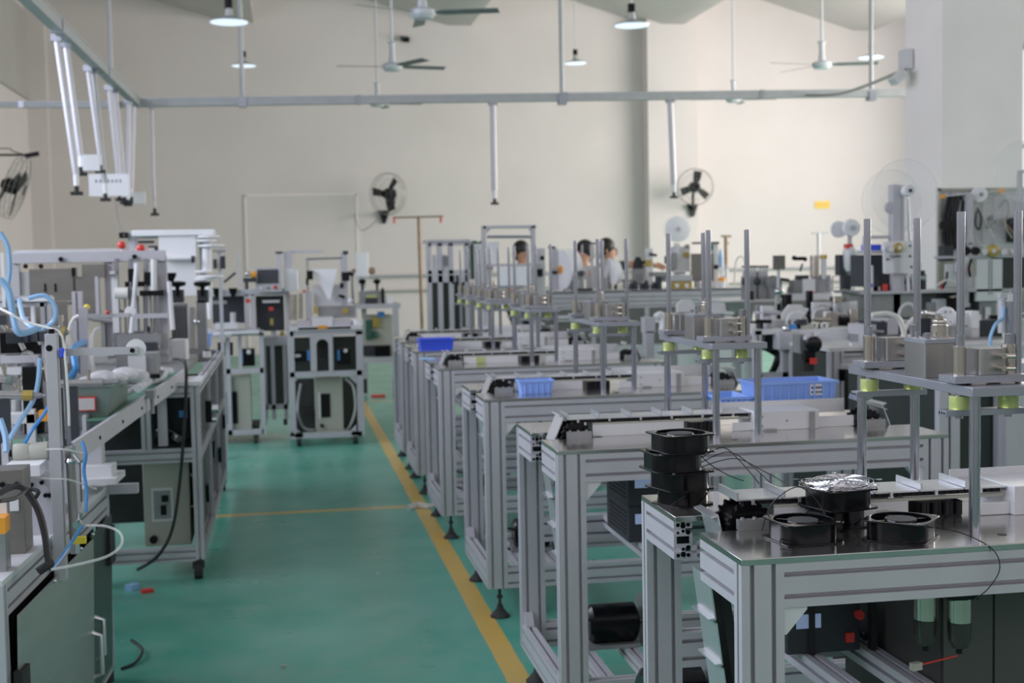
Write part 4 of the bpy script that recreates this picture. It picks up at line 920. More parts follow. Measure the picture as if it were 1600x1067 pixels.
cable([P(383,1004,4.6)*1,P(205,1000,4.9),P(222,1015,4.8),P(212,1035,4.7),P(190,1045,4.65)][1:],'black cable loop on the green floor by the near cabinet',.006)
one('floor_crumb','small pale crumb on the green floor in mid aisle','crumb','litter',MB().bc(P(590,881,5.85)+Vector((0,0,.004)),(.015,.012,.006))); one('floor_crumb','yellowish crumb on the green floor, near front of aisle','crumb','cream',MB().bc(P(442,1022,4.55)+Vector((0,0,.0)),(.016,.014,.010)))
for o in list(C.objects):
    if o.name.startswith('floor_crumb'):
        zmin = min(v.co.z for v in o.data.vertices)
        for v in o.data.vertices: v.co.z -= zmin
c = P(662,797,7.35); one('floor_wrap','crumpled clear plastic scrap where the yellow lines cross','plastic scrap','bag',MB().tube([(c.x-.09,7.32,.012),(c.x-.03,7.36,.02),(c.x+.02,7.33,.012),(c.x+.07,7.37,.016),(c.x+.11,7.35,.010)],.017,sub=4),loc=(c.x,7.35,0))
# box with blue tray on the second machine
t = T('plastic_bin','blue bin with pale bag on the second left machine','bin',(P(307,560,8.0).x,8.0,ZT+.006)); a,b = P(288,545,8.0),P(330,566,8.0)
t.p('body','blue_bin',MB().tray(a.x,b.x,8.0,8.2,.906,.906+(a.z-b.z),ribs=4))
bg = MB(); random.seed(5)
for k in range(4): bg.sph(((a.x+b.x)/2-.03+.02*k,8.06+.03*k,.965+.02*(k%2)),.05,(1,1,.9),12,8)
one('plastic_bag','white plastic bag bulging out of the blue bin on the left machine','bag','bag',bg)
# superstructure: overhead beam, panels, pressing columns
t = T('sealing_frame_machine','grey overhead beam with red knobs above the left machines','machine',(-1.3,7.0,0))
YB2 = 6.9
t.p('beam','alu',MB().pb(18,393,258,410,YB2,.06), bevel=.002); t.p('beam','alu_bright',MB().pb(22,389,240,394,YB2+.10,.05))
t.p('upright','alu',MB().pb(248,400,262,560,YB2+.02,.06)); t.p('upright','alu',MB().pb(165,400,178,560,YB2+.03,.05)); t.p('upright','alu',MB().pb(20,405,32,560,YB2+.02,.05))
t.p('leg','alu',MB().box(-1.48,-1.42,YB2,YB2+.06,0,.95)); t.p('leg','alu',MB().box(-.65,-.59,YB2,YB2+.06,.906,.95))
t.p('cross_plate','alu',MB().box(-1.5,-.60,YB2-.02,YB2+.10,.95,.975))
for px in (190,220): p = P(px,383 if px < 200 else 388,YB2+.02); t.p('knob','red',MB().sph(p,.021)); t.p('stem','white_metal',MB().cyl(p-Vector((0,0,.02)),p-Vector((0,0,.06)),.006))
t.p('cover_panel','taupe',MB().pb(46,420,115,470,YB2-.02,.14), bevel=.003); t.p('cover_panel','taupe',MB().pb(128,413,163,434,YB2-.03,.1)); t.p('cover_panel','taupe',MB().pb(120,432,150,492,YB2-.04,.1)); t.p('panel_frame','alu',MB().pb(149,432,154,494,YB2-.05,.06)); t.p('cover_panel','white_metal',MB().pb(30,425,46,480,YB2+.05,.1))
k_ = MB()
for px,py in ((40,416),(64,416),(95,405),(210,401)): k_.cyl(P(px,py,YB2-.005),P(px,py,YB2-.03),.012)
t.p('bolts','black',k_)
for px in (69,85): t.p('slot','black',MB().pb(px,443,px+3,456,YB2-.024,.004))

t.p('valve','black',MB().pb(112,418,118,432,YB2-.06,.05)); t.p('hand_wheel','black',MB().pb(218,454,256,462,YB2-.1,.12)); t.p('hand_wheel','black',MB().pb(195,440,232,448,YB2-.03,.12))
for px in (182,204,228,243): t.p('guide_rod','rod',MB().cyl(P(px,404,YB2-.02),P(px,556,YB2-.02),.011))
t.p('screw','white',MB().cyl(P(214,412,YB2-.06),P(205,520,YB2-.06),.012)); t.p('screw','white',MB().cyl(P(240,405,YB2-.06),P(240,460,YB2-.06),.014)); t.p('strip','white',MB().cyl(P(264,440,YB2-.08),P(270,515,YB2-.08),.012))
t.p('spool','white_hose',MB().cyl(P(180,458,YB2-.05),P(200,458,YB2-.05),.03)); t.p('arm_bar','alu',MB().pb(210,490,262,497,YB2-.08,.03)); t.p('motor','black',MB().pb(200,420,214,440,YB2-.05,.08)); t.p('motor','black',MB().pb(226,425,236,445,YB2-.05,.08))
t.p('slide','white_metal',MB().pb(175,430,185,520,YB2-.06,.03)); t.p('head','motor_grey',MB().pb(182,522,250,540,YB2-.1,.16)); t.p('head','dark_box',MB().pb(222,535,245,552,YB2-.12,.1)); t.p('clamp','chrome',MB().cyl(P(172,428,YB2-.08),P(180,428,YB2-.08),.016))
k_ = MB()
for k in range(7): k_.pb(184+k*10,462,187+k*10,520,YB2-.02,.03)
t.p('heating_bars','motor_grey',k_)
clutter(t, 8, 60, 250, .975, 6.92, 6.98, 31, .05, .25, ('motor_grey','dark_box','nickel','alu'))
# hopper columns with ribbed dark covers
t = T('feeder_unit','ribbed grey feeder columns with black hand wheels right of the beam','feeder',(-.62,7.6,.906))
YF2 = 7.55
for x0,x1,y0,y1,m in ((268,292,475,550,'motor_grey'),(308,322,470,548,'motor_grey'),(293,308,480,545,'white_metal')): t.p('column',m,MB().pb(x0,y0,x1,y1,YF2,.12))
k_ = MB()
for k in range(6): k_.pb(269+k*4,478,270.5+k*4,548,YF2-.008,.008)
t.p('ribs','dark_box',k_)
for px,py in ((277,443),(316,443)): p = P(px,py,YF2); t.p('hand_wheel','black',MB().lathe([(.01,-.07),(.012,-.02),(.045,-.012),(.048,.008),(.02,.014)],p)); t.p('block','dark_box',MB().pb(px-8,py+10,px+9,py+30,YF2,.10))
t.p('knob','black',MB().lathe([(.006,-.05),(.03,0),(.03,.014)],P(267,430,YF2)))
t.p('pipe','nickel',MB().cyl(P(301,545,YF2-.03),P(301,480,YF2-.03),.014)); t.p('base','motor_grey',MB().pb(265,545,325,566,YF2-.02,.18)); t.p('ball','chrome',MB().sph(P(307,503,YF2-.06),.016))
t.p('stand','alu',MB().box(P(270,560,YF2).x,P(320,560,YF2).x,YF2+.0,YF2+.1,ZT+.006,P(290,563,YF2).z))
clutter([q for q in []] or t, 6, 150, 330, ZT+.006, 6.45, 7.3, 33, .03, .12)
# white film roll holder
t = T('film_roll_stand','white film unwinding stand with stacked white discs above left machine','film stand',(-.6,8.6,0)); YR = 8.5
t.p('top_tray','film',MB().pb(206,359,334,368,YR,.25), bevel=.003); t.p('film_sheet','film',MB().pb(248,367,306,404,YR+.02,.006)); t.p('film_sheet','white',MB().pb(261,406,306,462,YR+.06,.006))
t.p('roller','white',MB().cyl(P(256,404,YR),P(306,403,YR),.014)); t.p('roller_end','dark_box',MB().cyl(P(299,405,YR-.01),P(304,405,YR-.01),.022))
for px,py,r in ((333,370,.075),(330,376,.065),(338,384,.085),(326,424,.055),(336,432,.085),(330,436,.07)): t.p('disc','film',MB().lathe([(r*.9,-.008),(r,-.004),(r,.004),(r*.9,.008)],P(px-8,py,YR+.05),n=28))
t.p('core','film',MB().cyl(P(323,384,YR+.05),P(323,424,YR+.05),.030)); t.p('core','film',MB().cyl(P(326,440,YR+.05),P(328,498,YR+.05),.024,.014)); t.p('side_post','alu',MB().pb(200,362,212,400,YR+.1,.05)); t.p('clamp','dark_box',MB().pb(215,376,240,380,YR+.08,.05).pb(232,384,246,392,YR+.08,.05)); t.p('motor','black',MB().pb(186,363,200,372,YR+.05,.06))
for x in (-.95,-.52): t.p('leg','alu',MB().box(x-.02,x+.02,YR+.28,YR+.32,0,1.62))
t.p('cross_bar','alu',MB().box(-.97,-.45,YR+.26,YR+.32,1.58,1.62)); t.p('arm','alu',MB().box(-.50,-.46,YR+.03,YR+.30,1.20,1.24).box(-.50,-.46,YR+.03,YR+.30,1.53,1.56))
# reels behind the stand
t = T('wall_side_reel','dark reel bracket behind the white discs','reel',(P(343,420,9.6).x,9.6,0)); p = P(343,405,9.6)
t.p('bracket','motor_grey',MB().pb(332,390,352,394,9.6,.05)); t.p('wedge','dark_box',MB().pb(344,400,352,420,9.6,.03)); t.p('wedge','dark_box',MB().pb(333,405,339,420,9.6,.03)); t.p('post','alu',MB().box(p.x-.012,p.x+.012,9.62,9.65,0,P(343,391,9.6).z))
# ------------------------------------------------------------ third machine with touch panel
t = T('sealing_machine','grey machine with touch panel and amber lamp at the end of left row','machine',(-.25,10.6,0)); Y3 = 10.4
for px in (354,407): t.p('post','alu',MB().pb(px,520,px+7,680,Y3,.04))
for y0,y1 in ((517,525),(576,584),(672,680)): t.p('rail','alu',MB().pb(320,y0,412,y1,Y3,.04))
t.p('post','alu',MB().pb(372,524,378,577,Y3+.01,.04)); t.p('post','alu',MB().pb(320,520,326,680,Y3,.04))
t.p('control_box','cream',MB().pb(350,588,392,674,Y3+.05,.3)); t.p('vent','black',MB().pb(354,612,371,662,Y3+.04,.02)); t.p('motor','black',MB().pb(374,545,398,572,Y3+.03,.1)); t.p('label','blue_hose',MB().pb(375,548,380,568,Y3+.022,.006)); t.p('terminal','white',MB().sph(P(389,550,Y3+.02),.02)); t.p('motor','black_matt',MB().cyl(P(352,555,Y3+.1),P(352,535,Y3+.1),.06))
t.p('table','white_metal',MB().pb(322,517,405,522,Y3-.05,.5)); t.p('table','alu_bright',MB().pb(325,523,362,528,Y3-.1,.1)); t.p('bridge','alu',MB().pb(330,452,452,462,Y3+.2,.12))
for px in (382,392,446): t.p('upright','alu',MB().pb(px,460,px+7,518,Y3+.2,.06))
t.p('back_panel','dark_box',MB().pb(332,462,382,505,Y3+.35,.02)); t.p('back_panel','dark_box',MB().pb(400,462,444,517,Y3+.35,.02)); t.p('plate','white_metal',MB().pb(336,505,372,514,Y3-.02,.15)); t.p('nozzle','alu_bright',MB().cyl(P(364,505,Y3+.05),P(364,488,Y3+.05),.022)); t.p('plate','motor_grey',MB().pb(331,470,354,475,Y3+.1,.05)); t.p('bar','alu_bright',MB().pb(410,469,437,473,Y3+.2,.05)); t.p('switch','red',MB().pb(384,467,391,473,Y3+.19,.02)); t.p('clamp','gold',MB().pb(422,498,427,508,Y3+.2,.03)); t.p('clamp','red',MB().pb(420,480,427,485,Y3+.2,.03))
pn = t.p('panel_box','alu',MB().pb(399,418,440,456,Y3+.05,.12)); t.p('touch_screen','screen',MB().pb(402,421,435,443,Y3+.045,.006),pn)
k_ = MB().sph(P(430,449,Y3+.045),.016); t.p('stop_button','red',k_,pn); t.p('button','white',MB().cyl(P(408,450,Y3+.05),P(408,450,Y3+.035),.01),pn); t.p('button','dark_box',MB().cyl(P(419,450,Y3+.05),P(419,450,Y3+.035),.008),pn)
t.p('amber_lamp','orange',MB().sph(P(396,429,Y3),.026)); t.p('mirror','chrome',MB().sph(P(387,428,Y3-.02),.022)); t.p('lamp_bracket','dark_box',MB().pb(380,434,400,441,Y3,.05).pb(383,441,388,452,Y3,.03)); t.p('lever','dark_box',MB().cyl(P(350,441,Y3),P(368,426,Y3),.010)); 
for px in (338,364): t.p('knob','black',MB().lathe([(.012,-.06),(.03,-.02),(.034,.01)],P(px,452,Y3+.15)))
t.p('mast','alu',MB().pb(433,395,440,420,Y3+.1,.05)); t.p('mast_cap','dark_box',MB().pb(430,393,442,396,Y3+.09,.07)); t.p('mast','alu',MB().pb(372,395,376,450,Y3+.3,.03))
for px in (330,400): t.p('caster','rubber',MB().cyl(P(px-3,688,Y3+.02),P(px+3,688,Y3+.02),.035).pb(px-4,680,px+4,688,Y3,.04))
t.p('lower_shelf','black_matt',MB().pb(330,668,405,674,Y3+.1,.5))
# link section between the machines
t = T('link_table','low grey link table with dark inside between the two end machines','table',(-.05,10.8,0))
t.p('frame','alu',MB().pb(408,527,450,540,Y3+.35,.4)); 
for px in (411,424,443): t.p('post','alu',MB().pb(px,540,px+6,655,Y3+.36,.04))
t.p('rail','alu',MB().pb(411,632,450,640,Y3+.36,.04)); t.p('panel','green_panel',MB().pb(412,540,450,632,Y3+.7,.01)); t.p('foot','rubber',MB().pb(411,655,417,664,Y3+.36,.04).pb(443,655,449,664,Y3+.36,.04)); a = P(430,524,Y3+.4); t.p('cup','white',MB().cyl(P(428,526,Y3+.4),P(428,515,Y3+.4),.022)); t.p('knob','gold',MB().sph(P(441,521,Y3+.4),.02))
# ------------------------------------------------------------ fourth machine facing the aisle
t = T('filling_machine','white framed machine on casters with cream box, facing the aisle end','machine',(.30,10.3,0)); Y4 = 10.1
for px in (455,562): t.p('post','alu',MB().pb(px-4,517,px+6,682,Y4,.05)); t.p('rear_post','alu',MB().pb(px-4,520,px+5,675,Y4+.55,.05))
for y0,y1 in ((515,524),(580,588),(676,684)): t.p('rail','alu',MB().pb(453,y0,566,y1,Y4,.05))
t.p('rail','alu',MB().pb(453,676,566,682,Y4+.55,.05)); t.p('rail','alu',MB().box(P(455,680,Y4).x,P(459,680,Y4).x,Y4,Y4+.6,P(455,682,Y4).z,P(455,675,Y4).z))
for px in (485,515): t.p('mid_post','alu',MB().pb(px,524,px+6,580,Y4+.005,.04))
ar = MB(); a = P(488,522,Y4-.002); b = P(520,580,Y4-.002); cx = (a.x+b.x)/2; w = (b.x-a.x)/2; pl = [(-w,0),(-w,-(a.z-b.z))]+[(-w*.62,-(a.z-b.z))]+[(-w*.62*math.cos(PI*k/10), -.055-.0+.045*math.sin(PI*k/10)-.03) for k in range(11)]+[(w*.62,-(a.z-b.z)),(w,-(a.z-b.z)),(w,0)]
t.p('arch_plate','alu',ar.prism(pl,(cx,Y4-.006,a.z),(1,0,0),(0,0,1),(0,.006,0)))
t.p('worktop','white_metal',MB().pb(452,511,566,516,Y4-.02,.6))
t.p('motor','black',MB().pb(457,548,482,565,Y4+.06,.12)); t.p('motor','black',MB().pb(527,545,548,570,Y4+.06,.12)); t.p('label','blue_hose',MB().pb(480,547,484,563,Y4+.05,.01)); t.p('label','blue_hose',MB().pb(527,547,531,563,Y4+.05,.01)); t.p('terminal','white',MB().sph(P(464,556,Y4+.05),.02,(1.6,1,.7))); t.p('terminal','white',MB().sph(P(540,548,Y4+.05),.016)); t.p('wheel','black_matt',MB().cyl(P(504,545,Y4+.3),P(504,545,Y4+.25),.07)); t.p('back_panel','green_panel',MB().pb(460,526,560,580,Y4+.5,.01)); t.p('back_panel','green_panel',MB().pb(460,590,560,674,Y4+.54,.005))
cb_ = t.p('control_box','cream',MB().pb(493,591,536,675,Y4+.1,.32), bevel=.004); t.p('window','black',MB().pb(500,615,516,652,Y4+.094,.008),cb_); t.p('window_frame','white_metal',MB().pb(498,613,501,655,Y4+.09,.008),cb_); t.p('gland','black',MB().cyl(P(503,665,Y4+.1),P(503,665,Y4+.08),.015),cb_)
t.p('hose','clear_hose',MB().tube([P(540,592,Y4+.15),P(552,605,Y4+.1),P(555,640,Y4+.1),P(545,668,Y4+.15),P(535,672,Y4+.15)],.010,sub=5)); t.p('hose','motor_grey',MB().tube([P(470,600,Y4+.3),P(465,640,Y4+.2),P(475,668,Y4+.2),P(492,672,Y4+.15)],.012,sub=5)); t.p('tray','black_matt',MB().pb(474,640,494,652,Y4+.3,.15))
k_ = MB()
for x,y in ((452,591),(562,591)): 
    s = 1 if x < 500 else -1
    for yy,sg in ((588,-1),(676,1)):
        a = P(x+5*s,yy,Y4+.01); k_.prism([(0,0),(.06*s,0),(0,.06*sg)],a,(1,0,0),(0,0,1),(0,.03,0))
t.p('gusset','alu',k_)
for px in (468,556): 
    p = P(px,698,Y4); t.p('caster','rubber',MB().cyl((p.x-.018,Y4+.03,.04),(p.x+.018,Y4+.03,.04),.04).box(p.x-.03,p.x+.03,Y4,Y4+.06,.07,.10).cyl((p.x-.018,Y4+.55,.04),(p.x+.018,Y4+.55,.04),.04).box(p.x-.03,p.x+.03,Y4+.52,Y4+.58,.07,.10))
# tooling on the fourth machine
t = T('forming_head','white film funnel and steel tooling on top of the fourth machine','forming head',(.30,10.45,P(500,511,Y4).z)); Z4 = P(500,511,Y4).z; YH = 10.45
fn = MB(); a = P(487,421,YH); b = P(527,420,YH); c = P(513,468,YH); c2 = P(516,468,YH)
fn.add([a,b,c2,c]+[p+Vector((0,.03,0)) for p in (a,b,c2,c)],[(0,3,2,1),(4,5,6,7),(0,1,5,4),(1,2,6,5),(2,3,7,6),(3,0,4,7)])
t.p('film_funnel','film',fn); t.p('film_sheet','white',MB().pb(490,445,540,477,YH+.1,.01)); t.p('base','motor_grey',MB().pb(497,478,556,497,YH,.12)); t.p('bracket','gold',MB().pb(535,482,544,490,YH-.02,.02)); 
t.p('plate','white_metal',MB().pb(487,496,521,509,YH-.2,.2)); t.p('plate','alu',MB().pb(464,502,486,511,YH-.2,.2)); t.p('stage','alu',MB().pb(520,500,548,511,YH-.2,.2)); t.p('cap','white',MB().rbox(P(549,500,YH).x,P(565,500,YH).x,YH-.2,YH,Z4,P(556,498,YH).z,.03)); t.p('slots','black',MB().pb(466,511,548,514.5,Y4-.022,.002)); t.p('amber_sensor','orange',MB().bc(P(504,511,Y4-.01),(.07,.03,.025)))
t.p('post','alu',MB().pb(478,455,488,510,YH+.02,.04)); t.p('cylinder','nickel',MB().cyl(P(458,500,YH),P(458,460,YH),.030)); t.p('cylinder','nickel',MB().cyl(P(470,498,YH),P(470,458,YH),.016)); t.p('tall_panel','white_metal',MB().pb(444,420,462,455,YH+.05,.08)); t.p('top_bar','alu',MB().pb(455,391,505,395,YH+.1,.03)); t.p('mast','alu',MB().pb(444,392,456,420,YH+.08,.06)); t.p('mast','alu',MB().pb(533,395,543,480,YH+.05,.06)); t.p('rod','rod',MB().cyl(P(478,405,YH+.05),P(534,403,YH+.05),.008)); t.p('rod','rod',MB().cyl(P(480,403,YH+.05),P(481,455,YH+.05),.008))
t.p('clamp','black',MB().bc(P(484,430,YH-.02),(.05,.05,.07)).bc(P(480,440,YH-.02),(.02,.03,.05))); t.p('clamp','black',MB().bc(P(540,432,YH-.02),(.06,.05,.07)).bc(P(548,428,YH-.02),(.05,.03,.03),0,0,.4)); t.p('clamp','black',MB().bc(P(534,446,YH-.02),(.03,.03,.04)).bc(P(534,463,YH-.02),(.05,.03,.025),0,0,.3)); t.p('cap','dark_box',MB().pb(536,392,544,397,YH+.03,.08)); t.p('base_plate','alu',MB().pb(455,509,560,512,YH-.25,.5)); t.p('lamp','white',MB().sph(P(547,470,YH-.02),.022)); t.p('knob','red',MB().sph(P(475,455,YH),.012)); t.p('strip','white',MB().cyl(P(465,422,YH),P(467,452,YH),.010)); t.p('knob','gold',MB().bc(P(493,484,YH-.02),(.03,.04,.06)))
# ------------------------------------------------------------ table at the far end of the aisle
t = T('end_table','grey table with crimping unit at the far end of the aisle','table',(1.0,13.5,0)); Y5 = 13.3
t.p('top','alu',MB().pb(558,475,626,482,Y5,.6)); t.p('leg','alu',MB().pb(615,481,624,592,Y5,.06)); t.p('leg','alu',MB().pb(566,481,574,592,Y5+.5,.06)); t.p('rail','alu',MB().pb(568,558,622,567,Y5,.06)); t.p('foot','rubber',MB().pb(615,592,624,624,Y5,.06).pb(566,592,574,615,Y5+.5,.06))
t = T('control_cabinet','cream cabinet with green and yellow parts under the end table','control box',(1.0,13.7,P(600,558,13.5).z)); zc = P(600,559,13.3).z
a,b = P(570,492,13.5),P(614,555,13.5); t.p('body','cream',MB().box(a.x,b.x,13.5,13.85,zc,a.z-.01)); t.p('box','blue_hose',MB().pb(590,487,601,495,13.45,.05)); t.p('valve','gold',MB().pb(582,496,593,511,13.44,.06)); t.p('valve','green_dark',MB().pb(572,500,580,530,13.44,.06)); t.p('unit','green_dark',MB().pb(583,518,590,528,13.44,.06)); a,b = P(586,540,13.4),P(610,558,13.4); t.p('unit','black',MB().box(a.x,b.x,13.38,13.5,zc,a.z)); t.p('unit','dark_box',MB().pb(568,540,586,556,13.42,.08))
one('red_cloth','red cloth scrap on the floor under the end table','cloth','red',MB().bc(Vector((P(590,583,13.6).x,13.6,.012)),(.14,.1,.022)),loc=(P(590,583,13.6).x,13.6,0))
zt5 = P(592,475,Y5).z
t = T('crimping_unit','crimping unit with two black knobs on the end table','crimping unit',(.98,13.5,zt5))
a,b = P(562,455,13.45),P(602,474,13.45); t.p('body','motor_grey',MB().box(a.x,b.x,13.45,13.65,zt5,a.z)); t.p('green_band','urethane',MB().pb(572,461,589,465,13.44,.012)); t.p('plate','dark_box',MB().pb(571,466,590,474,13.435,.012)); t.p('post','black',MB().pb(596,450,600,474,13.44,.04)); t.p('box','white',MB().pb(604,462,614,474.5,13.45,.1))
for px in (566,589): p = P(px,440,13.5); t.p('knob','black',MB().lathe([(.01,-.12),(.012,-.03),(.035,-.01),(.04,.015),(.01,.03)],p))
t = T('film_reel','tall white film reel on an axle above the end table','reel',(.92,13.5,zt5)); a,b = P(555,395,13.55),P(576,432,13.55)
p = P(565,414,13.6); t.p('film','film',MB().rbox(a.x,b.x,13.5,13.62,b.z,a.z,.01)); t.p('axle','rust',MB().cyl(P(550,423,13.56),P(586,423,13.56),.020)); t.p('axle_end','rust',MB().cyl(P(577,423,13.56),P(585,423,13.56),.035)); t.p('film_tail','film',MB().add([P(558,430,13.55),P(571,430,13.55),P(572,455,13.5),P(562,455,13.5)]+[q+Vector((0,.008,0)) for q in (P(558,430,13.55),P(571,430,13.55),P(572,455,13.5),P(562,455,13.5))],[(0,3,2,1),(4,5,6,7),(0,1,5,4),(1,2,6,5),(2,3,7,6),(3,0,4,7)])); t.p('stand','motor_grey',MB().cyl(P(550,423,13.56),Vector((P(550,423,13.56).x,13.56,zt5)),.015))
# rusty pole with a tee on top
p = P(656,500,14.5); tz = P(654,340,14.5)
t = T('drip_stand','thin rusty pole with cross bar in front of the back wall','pole',(p.x,14.5,0))
t.p('pole','rust',MB().cyl((p.x+.03,14.5,0),(tz.x,14.5,tz.z),.018)); t.p('cross_bar','rust',MB().cyl(P(614,340,14.5),P(692,338,14.5),.010)); t.p('hook','red',MB().cyl(P(616,340,14.5),P(616,349,14.5),.012)); t.p('hook','red',MB().cyl(P(689,339,14.5),P(689,348,14.5),.012)); t.p('base','rubber',MB().cyl((p.x+.03,14.5,0),(p.x+.03,14.5,.03),.16))
# ------------------------------------------------------------ right background: framed tower, arch machine, long line
t = T('framed_tower','tall grey framed cabinet with green sheet behind the farthest benches','cabinet',(1.45,11.6,0)); Y6 = 11.5
for px in (669,686,703,728): q = P(px+3,606,Y6); t.p('post','alu',MB().pb(px,380,px+7,606,Y6,.06)); t.p('foot','alu',MB().box(q.x-.02,q.x+.02,Y6,Y6+.06,0,q.z))
for y0,y1 in ((378,384),(422,428),(430,441)): t.p('rail','alu',MB().pb(669,y0,735,y1,Y6,.06))
t.p('top','alu',MB().pb(669,374,735,379,Y6,.5)); t.p('frosted_pane','white_metal',MB().pb(676,398,703,424,Y6+.03,.006)); t.p('box','motor_grey',MB().pb(687,400,700,416,Y6+.02,.05)); t.p('switch','black',MB().pb(706,430,709,443,Y6-.01,.02)); t.p('switch','black',MB().pb(713,430,716,443,Y6-.01,.02))
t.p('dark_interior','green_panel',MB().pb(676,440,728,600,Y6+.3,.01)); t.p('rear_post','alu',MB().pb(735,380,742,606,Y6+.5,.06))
g = MB()
for k in range(5): g.pb(726+6*k,376+2*(k%2),733+6*k,382+2*(k%2),Y6+.52,.03)
t.p('green_sheet','green_dark',g); t.p('green_sheet','tote',MB().pb(727,381,738,440,Y6+.49,.008)); t.p('white_sheet','film',MB().pb(738,381,765,445,Y6+.5,.008))
t = T('arch_machine','grey arch frame machine with white sheets behind the bench presses','machine',(1.8,10.5,0)); Y7 = 10.5
for px in (755,832): t.p('post','alu',MB().pb(px,353,px+6,560,Y7,.05))
t.p('top_beam','alu',MB().pb(755,352,838,357,Y7,.05)); t.p('roller','dark_alu',MB().cyl(P(761,370,Y7+.02),P(832,370,Y7+.02),.012)); g = MB()
for px,s in ((761,1),(832,-1)): g.prism([(0,0),(.03*s,0),(0,-.04)],P(px,357,Y7+.01),(1,0,0),(0,0,1),(0,.03,0))
t.p('gusset','alu',g); t.p('white_sheet','film',MB().pb(780,417,830,446,Y7-.02,.01)); t.p('table_edge','alu',MB().pb(755,412,845,416,Y7+.02,.3)); t.p('shelf','dark_alu',MB().pb(782,446,818,450,Y7,.2)); t.p('side_panel','white_metal',MB().pb(838,388,852,470,Y7+.1,.05)); t.p('box','black',MB().pb(838,420,848,432,Y7+.08,.03)); t.p('sensor','black',MB().pb(845,400,850,406,Y7+.08,.03)); t.p('box','white_metal',MB().pb(762,416,770,428,Y7+.05,.05)); t.p('slot','black',MB().pb(762,417,769,421,Y7+.045,.006)); t.p('sheet','white',MB().pb(762,378,780,413,Y7+.3,.006))
for px in (760,830): t.p('foot_post','alu',MB().box(P(px,500,Y7).x-.02,P(px,500,Y7).x+.02,Y7,Y7+.05,0,P(px,555,Y7).z))
t.p('deck','alu',MB().pb(752,470,842,476,Y7-.02,.5))
# long line table
YL = 11.4; zL = P(1000,455,YL).z
a,b = P(838,460,YL),P(1172,455,YL)
t = TT = T('line_table','long pale grey line table with stainless front panels across the right background','table',((a.x+b.x)/2,YL+.4,0))
for q in (zL-.03,zL-.11): t.p('front_rail','alu',MB().ext((a.x,YL+.02,q),(b.x,YL+.02,q),(0,0,1)))
t.p('top','white_metal',MB().box(a.x,b.x,YL,YL+1.0,zL,zL+.012)); n = 4
for k in range(n):
    x0 = a.x+(b.x-a.x)*k/n; x1 = a.x+(b.x-a.x)*(k+1)/n
    pn = t.p('front_panel','panel_steel',MB().box(x0+.02,x1-.005,YL+.01,YL+.016,.62,zL-.15)); t.p('handle','white_metal',MB().box((x0+x1)/2-.09,(x0+x1)/2+.09,YL-.015,YL+.01,zL-.23,zL-.20).box((x0+x1)/2-.07,(x0+x1)/2+.07,YL-.012,YL+.01,zL-.255,zL-.24),pn); t.p('leg','alu',MB().box(x0,x0+.04,YL,YL+.04,0,zL-.15))
t.p('leg','alu',MB().box(b.x-.04,b.x,YL,YL+.04,0,zL-.15)); t.p('lower_panel','white_metal',MB().box(a.x,b.x,YL+.02,YL+.03,.10,.62)); 
for x in (a.x,b.x-.04): t.p('leg','alu',MB().box(x,x+.04,YL+.94,YL+.98,0,zL))
zT = zL+.012
clutter(TT, 14, 850, 1160, zT, YL+.55, YL+.9, 47, .06, .22)
def onL(label,cat,name,px,Y=YL+.3): return T(name,label,cat,(P(px,455,Y).x,Y,zT))
def stand(mb,px0,py0,px1,Y,dep):     # a block whose foot rests on the line table
    a,b = P(px0,py0,Y),P(px1,py0,Y); return mb.box(a.x,b.x,Y,Y+dep,zT,a.z)
t = onL('large white film reel standing on the long line table','reel','film_reel',888,YL+.4); p = P(886,421,YL+.4)
t.p('drum','film',MB().lathe([(.16,-.06),(.185,-.058),(.185,.058),(.16,.06)],p,(1,.35,0),n=36)); t.p('side','paper',MB().lathe([(.165,-.066),(.165,-.06)],p,(1,.35,0),n=36)); t.p('hub','orange',MB().lathe([(.035,-.085),(.035,-.066)],p,(1,.35,0))); t.p('stand','black_matt',stand(MB(),880,455-14,884,YL+.36,.03)); t.p('stand','alu',stand(MB(),862,388,871,YL+.42,.05)); t.p('cap','dark_box',MB().pb(858,385,868,388,YL+.4,.06)); t.p('clamp','black',MB().pb(861,422,870,428,YL+.4,.04)); t.p('axle','rod',MB().cyl(p-Vector((.14,.05,0)),p,.012))
t = onL('dark motor block on the line table in front of the workers','motor','drive_motor',908); t.p('body','motor_grey',MB().lathe([(.07,0),(.062,.10),(.03,.14)],Vector((P(906,450,YL+.2).x,YL+.2,zT)))); t.p('cap','dark_box',MB().lathe([(.045,.14),(.04,.17),(.02,.18)],Vector((P(908,450,YL+.2).x,YL+.2,zT)))); t.p('base','black',MB().box(P(896,450,YL+.2).x,P(922,450,YL+.2).x,YL+.12,YL+.3,zT,zT+.02))
t = onL('narrow white film roll tilted on the line table right of the workers','reel','film_reel',962,YL+.3); p = P(960,425,YL+.3); t.p('drum','film',MB().lathe([(.10,-.03),(.115,-.028),(.115,.028),(.10,.03)],p,(1,.2,.12),n=30)); t.p('stand','black',stand(MB(),961,443,964,YL+.3,.03)); t.p('support','alu',stand(MB(),945,405,949,YL+.35,.03)); t.p('guide_plate','white_metal',MB().add([P(942,432,YL+.3),P(948,436,YL+.3),P(956,404,YL+.3),P(951,402,YL+.3)]+[q+Vector((0,.01,0)) for q in (P(942,432,YL+.3),P(948,436,YL+.3),P(956,404,YL+.3),P(951,402,YL+.3))],[(0,1,2,3),(7,6,5,4),(0,4,5,1),(1,5,6,2),(2,6,7,3),(3,7,4,0)])); t.p('cover','motor_grey',stand(MB(),944,432,955,YL+.36,.08))
